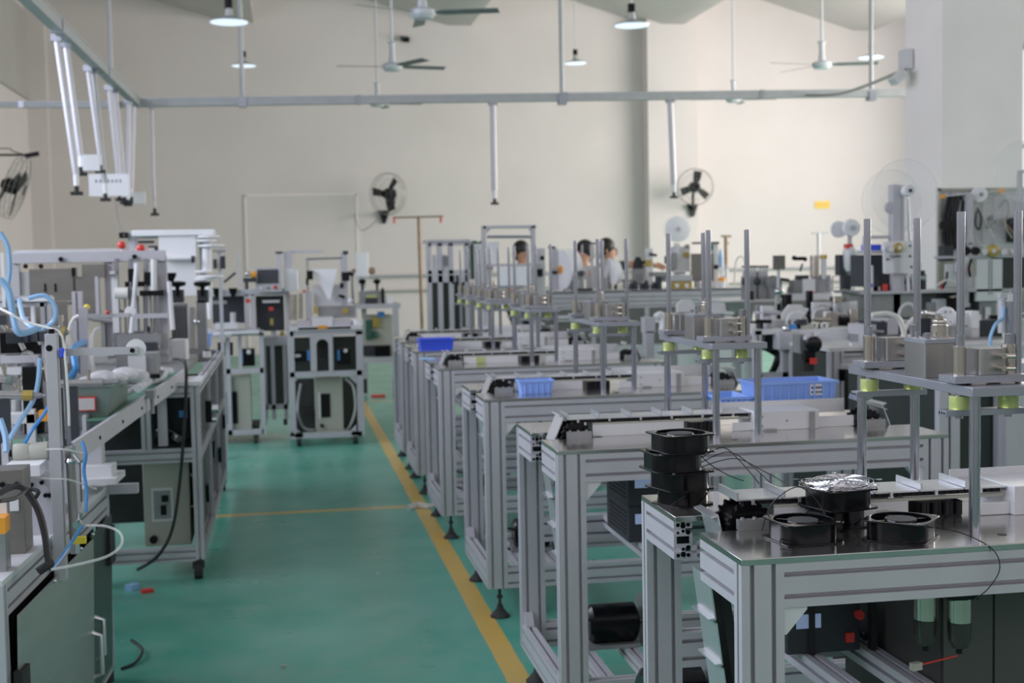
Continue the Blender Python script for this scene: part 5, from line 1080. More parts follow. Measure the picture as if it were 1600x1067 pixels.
t = onL('cross bar stand with hanging clamps over the workers heads','stand','clamp_stand',926,YL+.2); t.p('post','alu',stand(MB(),923,380,927,YL+.2,.03)); t.p('bar','dark_box',MB().pb(909,379,941,381.5,YL+.2,.03)); t.p('clamp','motor_grey',MB().pb(936,382,942,396,YL+.2,.04)); t.p('clamp','alu',MB().pb(909,382,911,397,YL+.2,.02))
t = onL('grey pump unit with black top on the line table','pump','pump',998,YL+.3); t.p('body','motor_grey',stand(MB(),992,420,1005,YL+.3,.1)); t.p('head','black_matt',MB().lathe([(.05,0),(.045,.06),(.02,.11)],P(997,420,YL+.35))); t.p('pipe','black',MB().cyl(P(1000,412,YL+.35),P(1010,408,YL+.35),.014))
t = onL('pale pillar with olive clamp on the line table','stand','clamp_stand',1013,YL+.3); t.p('pillar','white_metal',stand(MB(),1009,388,1020,YL+.3,.05)); t.p('clamp','gold',MB().pb(1009,406,1018,416,YL+.29,.02)); t.p('handle','dark_box',MB().bc(P(1020,398,YL+.3),(.07,.03,.025),0,0,.2)); t.p('base','white_metal',stand(MB(),1003,440,1024,YL+.28,.12))
t = onL('row of small black fittings on the line table','fitting','fitting_row',995,YL+.15)
for k in range(8): x = P(980+k*6,450,YL+.15).x; t.p('fitting','dark_box' if k%3 else 'rod',MB().cyl((x,YL+.15,zT),(x,YL+.15,zT+.04+.02*(k%3)),.018))
t = onL('round white reel on a post above the olive pulley unit','reel','label_reel',1059,YL+.3); p = P(1059,358,YL+.3)
t.p('disc','film',MB().lathe([(.11,-.012),(.118,-.008),(.118,.008),(.11,.012)],p,(0,1,0),n=40)); t.p('rear_disc','acrylic',MB().lathe([(.115,.03),(.115,.034)],p+Vector((-.02,0,.01)),(0,1,0),n=40)); t.p('hub','white_metal',MB().lathe([(.03,-.02),(.03,-.012)],p,(0,1,0))); t.p('hub_hole','motor_grey',MB().lathe([(.010,-.0225),(.010,-.02)],p,(0,1,0))); t.p('post','white_metal',stand(MB(),1055,380,1062,YL+.33,.04)); t.p('panel','white_metal',MB().pb(1042,385,1078,425,YL+.36,.02)); t.p('bracket','motor_grey',MB().pb(1044,395,1058,420,YL+.30,.04)); t.p('lug','black',MB().pb(1040,400,1046,412,YL+.3,.04)); t.p('clamp','gold',MB().pb(1069,394,1077,402,YL+.33,.02)); t.p('sensor','motor_grey',MB().pb(1071,382,1077,388,YL+.33,.02))
t = onL('olive twin pulley unit with bright cover on the line table','pulley unit','pulley_unit',1060,YL+.05); t.p('plate','gold',MB().pb(1043,439,1081,452,YL+.05,.03)); 
for px in (1058,1073): t.p('pulley','alu_bright',MB().cyl(P(px,446,YL+.05),P(px,446,YL+.03),.02))
t.p('cover','alu',MB().pb(1040,430,1082,440,YL+.05,.15)); t.p('bright_lid','chrome',MB().bc(P(1061,427,YL+.1),(.10,.06,.02))); t.p('foot','white_metal',stand(MB(),1044,451,1080,YL+.06,.1)); t.p('side','dark_box',stand(MB(),1028,432,1034,YL+.05,.1)); t.p('hood','motor_grey',MB().pb(1021,425,1042,432,YL+.05,.15))
t = onL('taupe screen panel on a grey post with dark green box','screen panel','screen_panel',1098,YL+.25); t.p('panel','taupe',MB().pb(1081,396,1115,439,YL+.25,.03)); t.p('post','white_metal',stand(MB(),1114,380,1122,YL+.27,.05)); t.p('cap_bar','dark_box',MB().pb(1083,378,1124,381,YL+.25,.04)); t.p('green_box','green_dark',MB().pb(1104,382,1114,392,YL+.26,.05)); t.p('box','black',MB().pb(1117,414,1123,420,YL+.25,.03)); t.p('support','alu',stand(MB(),1088,438,1094,YL+.26,.03)); t.p('arm','white_metal',MB().pb(1102,440,1115,448,YL+.25,.05))
p = P(1126,405,YL+.3); one('blue_bag','pale blue bag hanging beside the taupe screen panel','bag','blue_pale',MB().lathe([(.004,.10),(.016,.06),(.024,0),(.018,-.06),(.008,-.085)],p,n=14))
t = onL('orange and white glue pot beside the taupe screen','pot','glue_pot',1128,YL+.2); p = Vector((P(1128,450,YL+.2).x,YL+.2,zT)); t.p('pot','white',MB().lathe([(.03,0),(.035,.05),(.03,.06)],p)); t.p('lid','orange',MB().lathe([(.036,.06),(.034,.085),(.015,.095)],p)); t.p('bottle','clear_hose',MB().lathe([(.025,.095),(.025,.14),(.012,.17)],p))
t = T('drip_stand','thin rusty post with short cross bar at the back right wall','pole',(P(1134,440,14).x,14,0)); p = P(1134,369,14); t.p('pole','rust',MB().cyl((p.x,14,0),p,.02)); t.p('cross_bar','rust',MB().cyl(P(1127,369,14),P(1142,369,14),.012).cyl(P(1134,380,14),P(1139,380,14),.01)); t.p('base','rubber',MB().cyl((p.x,14,0),(p.x,14,.03),.15))
t = T('drip_stand','thin grey post with cross bar near the yellow notice','pole',(P(1279,440,16).x,16,0)); p = P(1279,363,16); t.p('pole','alu',MB().cyl((p.x,16,0),p,.02)); t.p('cross_bar','alu',MB().cyl(P(1268,364,16),P(1294,363,16),.012)); t.p('base','rubber',MB().cyl((p.x,16,0),(p.x,16,.03),.15))
# ------------------------------------------------------------ second table line with pumps and beige hopper
YM = 9.6; zM = P(1250,470,YM).z; a,b = P(1163,470,YM),P(1300,470,YM)
t = TH = T('hopper_table','dark stainless hopper trough on a table behind the white robot units','trough',((a.x+b.x)/2,YM,0))
t.p('trough','stainless',MB().prism([(0,0),(b.x-a.x,0),(b.x-a.x-.06,-.09),(.06,-.09)],(a.x,YM,zM),(1,0,0),(0,0,1),(0,.5,0))); t.p('top','white_metal',MB().box(a.x-.1,b.x+.5,YM+.1,YM+.8,zM-.0,zM+.01))
for x in (a.x+.1,b.x-.1): t.p('leg','alu',MB().box(x,x+.04,YM+.2,YM+.24,0,zM-.08)); 
t.p('leg','alu',MB().box(b.x+.4,b.x+.44,YM+.2,YM+.24,0,zM))
zT2 = zM+.01
clutter(TH, 9, 1165, 1310, zT2, YM+.55, YM+.75, 48, .05, .2)
def st2(mb,px0,py0,px1,Y,dep): a,b = P(px0,py0,Y),P(px1,py0,Y); return mb.box(a.x,b.x,Y,Y+dep,zT2,a.z)
for k,(px,lb) in enumerate(((1174,'left grey capping head with black handle wheel behind the trough'),(1193,'right grey capping head with black handle wheel behind the trough'))):
    Y = YM+.3; t = T('capping_head',lb,'capping head',(P(px,460,Y).x,Y,zT2)); t.p('housing','motor_grey',st2(MB(),px-8,432,px+8,Y,.12)); t.p('upper_block','alu',MB().pb(px-7,424,px+7,432,Y+.01,.1)); 
    for q in (-5,0,5): t.p('rod','rod',MB().cyl(P(px+q,424,Y+.05),P(px+q,417,Y+.05),.005))
    t.p('wheel','black',MB().pb(px-8,415,px+8,418,Y,.1)); t.p('knob','dark_box',MB().sph(P(px-10,440,Y),.03))
t = T('grey_cover','round grey cover beside the right capping head','cover',(P(1208,460,YM+.25).x,YM+.25,zT2)); t.p('disc','motor_grey',MB().lathe([(.055,0),(.055,.03)],P(1208,441,YM+.25),(0,1,0))); t.p('foot','motor_grey',st2(MB(),1203,445,1213,YM+.25,.03)); t.p('tank','black_matt',st2(MB(),1172,455,1178,YM+.12,.06))
t = T('sign_post','taupe square plate on a thin pole behind the second bench','sign',(P(1220,500,8.6).x,8.6,0)); p = P(1220,420,8.6); t.p('plate','taupe',MB().pb(1209,399,1227,421,8.6,.02)); t.p('pole','alu',MB().cyl((p.x-.01,8.62,.0),(p.x-.01,8.62,p.z),.012)); t.p('clamp','chrome',MB().sph(P(1217,455,8.6),.035,(1,1,.7))); t.p('hose','cream',MB().cyl(P(1214,462,8.58),P(1213,520,8.58),.014))
t = T('mixer_unit','steel cylinder mixer with black handle on a white box, right background','mixer',(P(1265,460,YM+.4).x,YM+.4,zT2)); Y = YM+.4
t.p('cylinder','nickel',MB().cyl(P(1273,433,Y),P(1273,399,Y),.038)); t.p('tube','white_metal',MB().cyl(P(1287,436,Y),P(1287,402,Y),.024)); t.p('tube_cap','gold',MB().cyl(P(1287,404,Y),P(1287,398,Y),.03)); t.p('handle','black',MB().bc(P(1250,404,Y),(.09,.03,.03))); t.p('knob','black',MB().sph(P(1241,403,Y),.02).sph(P(1258,405,Y),.018)); t.p('lever','dark_box',MB().cyl(P(1250,424,Y),P(1254,412,Y),.008)); t.p('motor','dark_box',MB().pb(1248,430,1264,437,Y,.08)); t.p('box','white',st2(MB(),1255,436,1274,Y-.02,.14)); t.p('box','motor_grey',st2(MB(),1240,438,1255,Y,.1)); t.p('frame','alu',st2(MB(),1274,430,1298,Y+.02,.1)); t.p('rods','rod',MB().cyl(P(1278,455,Y-.02),P(1278,430,Y-.02),.008).cyl(P(1292,455,Y-.02),P(1292,432,Y-.02),.008)); t.p('red_part','red',st2(MB(),1264,457,1276,Y-.05,.05)); t.p('base','white_metal',st2(MB(),1238,459,1300,Y-.06,.2)); t.p('wires','rod',MB().tube([P(1300,455,Y),P(1301,432,Y),P(1312,431,Y),P(1314,458,Y)],.007))
# ------------------------------------------------------------ white robot cell just behind the benches
YA = 6.4; zA = P(1320,543,YA).z; a,b = P(1296,545,YA),P(1600,540,YA)
t = TR = T('robot_table','grey framed table with dark green side behind the second bench press','table',((a.x+b.x)/2,YA+.4,0))
t.p('top','white_metal',MB().box(a.x,b.x,YA,YA+.56,zA-.02,zA)); 
for x in (a.x+.04,(a.x+b.x)/2,b.x-.04):
    for y in (YA+.02,YA+.54): t.p('leg','alu',MB().ext((x,y,0),(x,y,zA-.02),(1,0,0)))
t.p('rail','alu',MB().ext((a.x+.08,YA+.02,zA-.07),(b.x-.08,YA+.02,zA-.07),(0,0,1))); t.p('side_panel','green_panel',MB().box(a.x+.01,a.x+.015,YA+.06,YA+.52,.1,zA-.03)); t.p('front_panel','green_panel',MB().box(a.x+.08,b.x-.04,YA+.03,YA+.035,.1,zA-.11)); t.p('clip','black',MB().box(a.x+.05,a.x+.08,YA-.012,YA,.74,.80))
# lower framed side machine
YN = 7.0; a,b = P(1180,520,YN),P(1290,520,YN); zN = P(1230,516,YN).z
t = TB = T('robot_bench','low grey frame carrying the white robot units and black motor','frame',((a.x+b.x)/2,YN+.4,0))
for px in (1182,1187,1226,1233): t.p('post','alu',MB().box(P(px,560,YN).x-.012,P(px,560,YN).x+.014,YN,YN+.04,0,zN))
t.p('rail','alu',MB().pb(1180,582,1240,590,YN,.04)); t.p('rail','alu',MB().pb(1180,592,1240,600,YN+.5,.04)); t.p('deck','white_metal',MB().box(a.x,b.x+.35,YN,YN+.9,zN-.02,zN)); t.p('back','green_panel',MB().box(P(1236,560,YN).x,b.x+.3,YN+.06,YN+.07,.1,zN-.05)); t.p('end_leg','alu',MB().box(b.x+.3,b.x+.34,YN+.4,YN+.44,0,zN-.02).box(a.x,a.x+.04,YN+.8,YN+.84,0,zN-.02)); t.p('cable_bunch','black',MB().tube([P(1200,545,YN+.2),P(1215,555,YN+.15),P(1212,570,YN+.15),P(1205,585,YN+.2)],.02,sub=5)); t.p('motor_block','dark_box',MB().pb(1195,520,1218,548,YN+.15,.15)); t.p('rail','alu_bright',MB().pb(1238,552,1262,558,YN+.02,.03))
t.p('front_box','alu',MB().pb(1218,518,1250,546,YN-.06,.1)); t.p('side_bar','white_metal',MB().pb(1280,519,1325,538,YN-.05,.05))
t = T('hanging_motor','black round motor hanging at the front of the robot frame','motor',(P(1270,540,6.22).x,6.25,P(1270,580,YN).z)); p = P(1270,537,6.22); t.p('body','black',MB().lathe([(.03,-.06),(.040,-.055),(.040,.05),(.03,.06)],p,(.3,1,0),n=28)); t.p('flange','motor_grey',MB().pb(1250,522,1265,552,6.26,.1)); t.p('drop','black',MB().pb(1258,548,1274,566,6.23,.05)); t.p('foot','black_matt',MB().pb(1256,564,1272,580,6.23,.05)); t.p('red_knob','red',MB().bc(P(1271,564,6.22),(.03,.02,.03))); t.p('shade','alu',MB().sph(P(1262,529,6.21),.018,(1.3,1,.8))); t.p('arm','alu',MB().cyl(P(1262,525,6.24),P(1262,525,YN),.02))
clutter(TB, 16, 1184, 1345, zN, YN+.12, YN+.45, 41, .03, .12)
clutter(TB, 10, 1184, 1330, zN, YN+.62, YN+.85, 42, .08, .20)
zD2 = zN
def st3(mb,px0,py0,px1,Y,dep): a,b = P(px0,py0,Y),P(px1,py0,Y); return mb.box(a.x,b.x,Y,Y+dep,zD2,a.z)
t = T('valve_unit','grey drum with bright blue ring and cream cylinders on the robot frame','valve',(P(1250,512,YN+.1).x,YN+.1,zN)); Y = YN+.1
t.p('ring','blue_hose',MB().cyl(P(1233,513,Y),P(1243,513,Y),.024)); t.p('end','chrome',MB().sph(P(1228,513,Y),.024)); t.p('cap','black',MB().cyl(P(1243,513,Y),P(1248,513,Y),.027)); t.p('barrel','cream',MB().cyl(P(1248,514,Y),P(1270,510,Y),.022)); t.p('knob','dark_box',MB().bc(P(1252,503,Y),(.05,.04,.03)))
for px in (1271,1287): t.p('ring_end','white_hose',MB().tube([P(px,509,Y)+Vector((.017*math.cos(q*PI/8),-.01,.017*math.sin(q*PI/8))) for q in range(16)],.007,closed=True)); t.p('barrel','cream',MB().cyl(P(px,509,Y),P(px+8,507,Y+.2),.02))
t.p('cradle','motor_grey',st3(MB(),1228,517,1296,Y-.02,.1))
def panel(label,pts,Y,m='white_metal',dep=.03,foot=None):
    pp = [P(x,y,Y) for x,y in pts]; t = T('robot_cover',label,'cover',((pp[0].x+pp[1].x)/2,Y,zN)); 
    mb = MB(); k = len(pp); mb.add(pp+[q+Vector((0,dep,0)) for q in pp],[tuple(range(k)),tuple(range(2*k-1,k-1,-1))]+[((i+1)%k,i,k+i,k+(i+1)%k) for i in range(k)]); t.p('cover',m,mb,bevel=.002); xs = [p_[0] for p_ in pts]
    t.p('foot','motor_grey',st3(MB(),min(xs)+4,max(p_[1] for p_ in pts)-2,max(xs)-4,Y+dep,.06)); return t
panel('white octagonal cover plate on the robot frame',[(1224,500),(1224,488),(1234,476),(1253,476),(1261,486),(1258,500)],YN+.5)
t = panel('square white cover with hole right of the octagonal one',[(1270,502),(1270,472),(1300,472),(1300,502)],YN+.6); t.p('sockets','motor_grey',MB().cyl(P(1285,486,YN+.6),P(1285,486,YN+.57),.04).cyl(P(1292,490,YN+.6),P(1292,490,YN+.55),.025))
t = panel('rightmost white cover with chrome clamps on the robot frame',[(1304,505),(1304,474),(1340,470),(1340,505)],YN+.55); t.p('clamps','chrome',MB().bc(P(1318,482,YN+.5),(.05,.05,.08),.3).bc(P(1326,490,YN+.5),(.04,.05,.06),-.4).bc(P(1322,500,YN+.48),(.06,.04,.03),.2)); t.p('pin','chrome',MB().cyl(P(1314,498,YN+.5),P(1326,508,YN+.45),.012))
panel('white angled cover at the left of the robot frame',[(1190,503),(1190,478),(1209,478),(1212,503)],YN+.5)
panel('pale rounded cover behind the second bench press cylinders',[(1058,488),(1058,476),(1066,468),(1080,468),(1086,478),(1086,488)],YN+1.6)
panel('pale grey slanted cover left of the trough',[(1114,490),(1110,474),(1132,474),(1136,490)],YN+1.6)
t = T('cover_frame','grey frame under the two pale covers behind the second bench press','frame',(P(1100,500,YN+1.6).x,YN+1.6,0)); a,b = P(1040,488,YN+1.6),P(1150,488,YN+1.6); t.p('deck','white_metal',MB().box(a.x,b.x,YN+1.5,YN+2.0,zN-.03,zN)); 
for x in (a.x,b.x-.05): t.p('leg','alu',MB().box(x,x+.05,YN+1.5,YN+1.55,0,zN-.03))
t = T('white_clamp','pale hooked casting at the left end of the robot line','casting',(P(1018,505,YN+1.2).x,YN+1.2,0)); t.p('block','alu',MB().pb(1008,496,1024,520,YN+1.2,.1)); t.p('hook','white',MB().tube([P(1024,496,YN+1.2),P(1032,492,YN+1.2),P(1036,503,YN+1.2),P(1034,520,YN+1.2)],.025,sub=5)); t.p('column','alu',MB().box(P(1010,520,YN+1.2).x,P(1022,520,YN+1.2).x,YN+1.2,YN+1.3,0,P(1015,518,YN+1.2).z))
# ------------------------------------------------------------ slitter with clear discs
YS = 7.6
t = TS = T('slitting_machine','tall slitting machine with gold pulley and large clear reels before the column','machine',(P(1405,460,YS).x,YS,0))
t.p('mast','alu',MB().pb(1396,288,1407,540,YS+.05,.07)); t.p('mast','alu',MB().pb(1407,290,1413,540,YS+.06,.05)); t.p('guide_rod','rod',MB().cyl(P(1419,310,YS),P(1421,376,YS),.007)); 
wp = t.p('front_plate','white',MB().add([P(x,y,YS) for x,y in ((1381,378),(1426,376),(1428,427),(1382,427))]+[P(x,y,YS)+Vector((0,.02,0)) for x,y in ((1381,378),(1426,376),(1428,427),(1382,427))],[(0,3,2,1),(4,5,6,7),(0,1,5,4),(1,2,6,5),(2,3,7,6),(3,0,4,7)]))
t.p('gold_pulley','gold',MB().lathe([(.024,-.03),(.03,-.026),(.03,-.004),(.024,0)],P(1402,387,YS),(0,1,0))); t.p('pulley_hub','alu_bright',MB().lathe([(.012,-.034),(.012,-.03)],P(1402,387,YS),(0,1,0))); t.p('roller','alu_bright',MB().lathe([(.02,-.05),(.02,0)],P(1387,389,YS),(0,1,0)))
sc = MB()
for px,py in ((1422,384),(1422,400),(1424,417),(1387,405)): sc.cyl(P(px,py,YS),P(px,py,YS-.008),.007)
t.p('bolts','black',sc); t.p('bracket','alu',MB().pb(1398,400,1405,427,YS-.02,.02)); t.p('arm','motor_grey',MB().pb(1392,398,1408,402,YS-.02,.02))
t.p('blue_block','blue_deep',MB().pb(1354,382,1377,391,YS+.1,.08)); t.p('deck','alu',MB().pb(1350,391,1382,397,YS+.08,.1)); t.p('arch','alu',MB().pb(1352,368,1392,373,YS+.1,.04).pb(1352,373,1355,392,YS+.1,.04)); t.p('lower_unit','dark_box',MB().pb(1350,398,1382,448,YS+.12,.2)); t.p('lower_unit','black_matt',MB().pb(1378,428,1400,458,YS+.1,.15)); t.p('blue_clip','blue_deep',MB().pb(1356,443,1363,449,YS+.08,.03)); t.p('red_clip','red',MB().pb(1381,444,1387,454,YS+.08,.03)); t.p('guide_columns','alu_bright',MB().cyl(P(1418,427,YS+.05),P(1420,455,YS+.05),.012).cyl(P(1426,427,YS+.05),P(1428,455,YS+.05),.012)); t.p('base_plate','alu',MB().pb(1345,455,1450,459,YS,.4)); t.p('base_unit','motor_grey',MB().pb(1352,459,1440,520,YS+.05,.35)); t.p('block','motor_grey',MB().pb(1395,430,1420,456,YS+.2,.1))
t.p('leg','alu',MB().box(P(1360,520,YS).x,P(1366,520,YS).x,YS+.1,YS+.14,0,P(1360,520,YS).z).box(P(1430,520,YS).x,P(1436,520,YS).x,YS+.1,YS+.14,0,P(1430,520,YS).z))
for (px,py,r,dy,nm_) in ((1415,305,.225,.14,'clear_reel'),(1393,315,.20,.20,'clear_reel')):
    c = P(px,py,YS+dy); r_ = t.p(nm_,'acrylic',MB().lathe([(.03,0),(r-.004,0),(r,.002),(r-.004,.004),(.03,.004)],c,(0,1,0),n=48)); t.p('reel_rim','clear_hose',MB().tube([c+Vector((r*math.cos(2*PI*k/48),.002,r*math.sin(2*PI*k/48))) for k in range(48)],.0016,n=5,closed=True),r_)
t.p('top_roller','white',MB().lathe([(.035,-.02),(.035,.04)],P(1420,298,YS),(0,1,0))); t.p('top_roller_hub','dark_box',MB().lathe([(.012,-.024),(.012,-.02)],P(1420,298,YS),(0,1,0))); t.p('axle','alu',MB().cyl(P(1420,298,YS+.02),P(1402,300,YS+.08),.012)); t.p('idler','alu',MB().lathe([(.035,0),(.035,.03)],P(1393,324,YS+.06),(0,1,0)))
clutter(TS, 10, 1352, 1445, P(1400,455,YS).z, YS+.03, YS+.3, 44, .05, .18)
# red tipped filler left of the slitter
YV = 8.6
t = T('filler_unit','pale filler unit with red cap and white reel left of the slitter','filler',(P(1330,460,YV).x,YV,0)); t.p('body','white_metal',MB().lathe([(.03,0),(.045,.03),(.05,.14),(.03,.17)],P(1328,424,YV))); t.p('red_cap','red',MB().pb(1324,381,1333,391,YV-.03,.06)); t.p('column','alu',MB().pb(1325,390,1332,475,YV+.03,.06)); t.p('reel','film',MB().lathe([(.058,-.02),(.062,0),(.058,.02)],P(1330,356,YV),(0,1,0),n=30)); t.p('reel_hub','alu',MB().lathe([(.02,-.03),(.02,-.02)],P(1330,356,YV),(0,1,0))); t.p('rear_reel','paper',MB().lathe([(.058,.05),(.058,.07)],P(1316,358,YV),(0,1,0),n=30)); t.p('post','alu',MB().pb(1327,356,1331,385,YV+.03,.03)); t.p('motor','dark_box',MB().pb(1312,398,1322,430,YV,.08)); t.p('hose','white_hose',MB().tube([P(1334,400,YV-.03),P(1336,430,YV-.04),P(1333,450,YV-.03),P(1328,460,YV)],.013,sub=5)); t.p('stem','dark_box',MB().pb(1318,430,1330,456,YV,.06)); p = P(1328,475,YV); t.p('stand','alu',MB().box(p.x-.03,p.x+.03,YV+.03,YV+.09,0,p.z+.02)); t.p('red_tag','red',MB().pb(1349,412,1352,421,YV-.05,.02))
t.p('tag_bar','alu',MB().pb(1330,414,1352,418,YV-.03,.02))
# ------------------------------------------------------------ tool rack before the column
YT = 8.9
t = T('tool_rack','pale wire grid rack hung with black cables before the square column','rack',(P(1535,470,YT).x,YT,0)); a,b = P(1466,294,YT),P(1606,470,YT)
t.p('frame','cream',MB().box(a.x,a.x+.022,YT,YT+.03,0,a.z).box(b.x,b.x+.022,YT,YT+.03,0,a.z).box(a.x,b.x,YT,YT+.03,a.z-.02,a.z)); zb = P(1535,402,YT).z; t.p('middle_rail','alu',MB().box(a.x,b.x,YT-.01,YT+.04,zb-.01,zb+.01))
g = MB()
for k in range(17): z = zb+.02+(a.z-zb-.04)*k/16; g.box(a.x,b.x,YT+.012,YT+.018,z-.003,z+.003)
for k in range(9): x = a.x+(b.x-a.x)*k/8; g.box(x-.0025,x+.0025,YT+.010,YT+.020,zb,a.z)
t.p('wire_grid','white_metal',g); t.p('back_sheet','white',MB().box(a.x+.02,b.x,YT+.03,YT+.034,zb,a.z-.02)); t.p('lower_sheet','cream',MB().box(a.x+.02,b.x,YT+.03,YT+.034,zb-.35,zb-.01)); h = MB()
for k in range(20): z = zb-.02-.016*k; h.box(a.x+.006,a.x+.014,YT-.002,YT,z-.004,z+.004)
t.p('slots','motor_grey',h)
def rk(name,label,cat,m,pts,r,sub=6): return cable([P(x,y,YT-d) for x,y,d in pts],label,r,m,cat,name,sub=sub)
random.seed(11)
for k in range(7):
    x0 = 1478+k*5.2; rk('cable_hank','hank %s of black cable hung on the wire grid rack' % ['far left','second','third','middle','fifth','sixth','rightmost'][k],'cable','cable' if k != 4 else 'motor_grey',[(x0+6,304,.02),(x0,325,.045),(x0-5+k,352,.05),(x0-2,378+3*(k%3),.045),(x0+5,384,.04),(x0+9,350,.05),(x0+9,318,.04),(x0+7,304,.02)],.0125)
one('black_coil','round black coil hung low on the left of the wire grid rack','cable coil','black',MB().lathe([(.012,-.02),(.05,-.02),(.055,0),(.05,.02),(.012,.02)],P(1479,352,YT-.10),(0,1,0)),loc=P(1479,352,YT-.07))
t = T('hanging_reel','white plastic spool on a brass tipped rod across the wire grid rack','spool',(P(1530,310,YT-.06).x,YT-.06,P(1530,310,YT-.06).z)); t.p('rod','alu_bright',MB().cyl(P(1470,307,YT-.06),P(1568,298,YT-.06),.007)); t.p('spool','white',MB().lathe([(.05,-.015),(.056,-.01),(.056,.01),(.05,.015)],P(1530,304,YT-.08),(.2,1,0),n=28)); t.p('hub','motor_grey',MB().lathe([(.016,-.02),(.016,-.015)],P(1532,304,YT-.08),(.2,1,0))); t.p('tip','orange',MB().bc(P(1473,307,YT-.06),(.03,.03,.025))); t.p('tip','orange',MB().bc(P(1565,298,YT-.06),(.04,.03,.03))); t.p('bracket','alu',MB().cyl(P(1500,304,YT-.06),P(1500,304,YT+.01),.008))
t = T('rack_post','pale aluminium post standing before the wire grid rack','post',(P(1517,400,YT-.12).x,YT-.12,0)); t.p('post','alu',MB().pb(1512,302,1521,382,YT-.12,.03)); p = P(1516,382,YT-.12); t.p('foot','alu',MB().box(p.x-.015,p.x+.015,YT-.12,YT-.09,0,p.z+.01))
rk('cable_coil','dark cable loop right of the rack post','cable','cable',[(1527,325,.03),(1533,340,.04),(1530,358,.04),(1524,350,.04),(1526,330,.03)],.007); rk('cable_coil','small tangled coil in the middle of the wire grid','cable','motor_grey',[(1540,345,.03),(1552,336,.04),(1550,350,.05),(1541,356,.04),(1548,340,.04),(1556,348,.03)],.006); rk('cable_coil','thin grey looped wire near the right of the grid','cable','motor_grey',[(1560,325,.02),(1572,312,.03),(1576,330,.03),(1570,345,.03),(1568,352,.03)],.004); rk('cable_coil','cream cable crossing the wire grid','cable','white_hose',[(1535,335,.03),(1545,355,.04),(1555,375,.04)],.005); rk('cable_coil','white cable loop at the foot of the rack post','cable','white_hose',[(1522,360,.04),(1530,380,.05),(1545,388,.05),(1556,384,.04)],.006)
rk('wire_bunch','bunch of tan wires at the right of the wire grid','cable','rust',[(1568,345,.03),(1576,355,.06),(1586,368,.06),(1592,378,.05)],.007); rk('wire_bunch','second strand of tan wires at the right of the grid','cable','cream',[(1570,340,.03),(1572,356,.06),(1582,372,.06)],.006)
t = T('dark_pouch','dark pouch hanging at the right edge of the wire grid rack','pouch',(P(1590,360,YT-.05).x,YT-.05,P(1590,378,YT-.05).z)); t.p('body','black_matt',MB().pb(1578,342,1600,378,YT-.05,.05),bevel=.006); t.p('flap','dark_box',MB().pb(1577,340,1600,350,YT-.055,.006))
# labelling machine under the rack
YG = 8.2
t = TL = T('labelling_machine','white and gold pulley labelling machine under the wire grid rack','machine',(P(1550,460,YG).x,YG,0))
t.p('gold_pulley','gold',MB().lathe([(.036,-.03),(.043,-.026),(.043,-.004),(.036,0)],P(1549,392,YG),(0,1,0),n=30)); t.p('pulley_hub','alu_bright',MB().lathe([(.016,-.036),(.016,-.03)],P(1549,392,YG),(0,1,0)))
for px in (1534,1564,1580): t.p('roller','alu_bright',MB().lathe([(.022,-.04),(.022,0)],P(px,393,YG),(0,1,0))); 
t.p('roller','black',MB().lathe([(.028,-.03),(.028,0)],P(1522,392,YG),(0,1,0))); t.p('roller','black',MB().lathe([(.03,-.03),(.03,0)],P(1507,392,YG),(0,1,0))); t.p('bar','alu',MB().pb(1465,399,1592,403,YG+.0,.05)); wp = t.p('front_plate','white',MB().pb(1526,405,1566,470,YG,.03))
for px in (1545,1549): t.p('slot','motor_grey',MB().pb(px,406,px+1.5,460,YG-.004,.004),wp)
t.p('dark_box','green_panel',MB().pb(1566,402,1602,450,YG+.05,.15)); t.p('side_plate','white_metal',MB().pb(1478,412,1520,448,YG+.04,.02)); t.p('camera_box','dark_box',MB().pb(1475,384,1490,408,YG+.02,.08)); t.p('block','white_metal',MB().pb(1498,402,1514,425,YG-.02,.05)); 
for px,py in ((1472,452),(1516,430)): t.p('red_clip','red',MB().cyl(P(px,py,YG-.03),P(px-2,py-14,YG-.03),.008))
t.p('cable','black',MB().tube([P(1480,425,YG-.02),P(1478,440,YG-.04),P(1473,450,YG-.04)],.008,sub=4)); t.p('cable','black',MB().tube([P(1518,405,YG-.03),P(1514,420,YG-.05),P(1516,432,YG-.04)],.009,sub=4)); t.p('lower_column','alu',MB().pb(1502,425,1514,480,YG+.02,.05)); t.p('shelf','alu',MB().pb(1440,452,1605,456,YG,.4)); t.p('lower_unit','motor_grey',MB().pb(1530,470,1602,500,YG+.05,.3)); t.p('lower_unit','dark_box',MB().pb(1462,456,1530,500,YG+.15,.3)); t.p('deck','white_metal',MB().pb(1440,500,1605,506,YG,.5)); t.p('wire_tube','white_hose',MB().tube([P(1462,448,YG-.02),P(1478,438,YG-.05),P(1495,444,YG-.05),P(1505,452,YG-.02)],.008,sub=5))
c = P(1598,268,YG+.25); r_ = t.p('clear_reel','acrylic',MB().lathe([(.02,0),(.21,0),(.21,.004),(.02,.004)],c,(0,1,0),n=48)); t.p('reel_rim','clear_hose',MB().tube([c+Vector((.21*math.cos(2*PI*k/48),.002,.21*math.sin(2*PI*k/48))) for k in range(48)],.0016,n=5,closed=True),r_); t.p('reel_post','alu',MB().box(c.x-.015,c.x+.015,YG+.27,YG+.30,P(1598,456,YG).z,c.z)); t.p('reel_axle','alu',MB().cyl(c-Vector((0,.01,0)),c+Vector((0,.05,0)),.012))
for px in (1446,1598): p = P(px,506,YG); t.p('leg','alu',MB().box(p.x-.02,p.x+.02,YG+.02,YG+.06,0,p.z+.01))
clutter(TL, 10, 1450, 1600, P(1500,500,YG).z, YG+.02, YG+.12, 46, .05, .17)
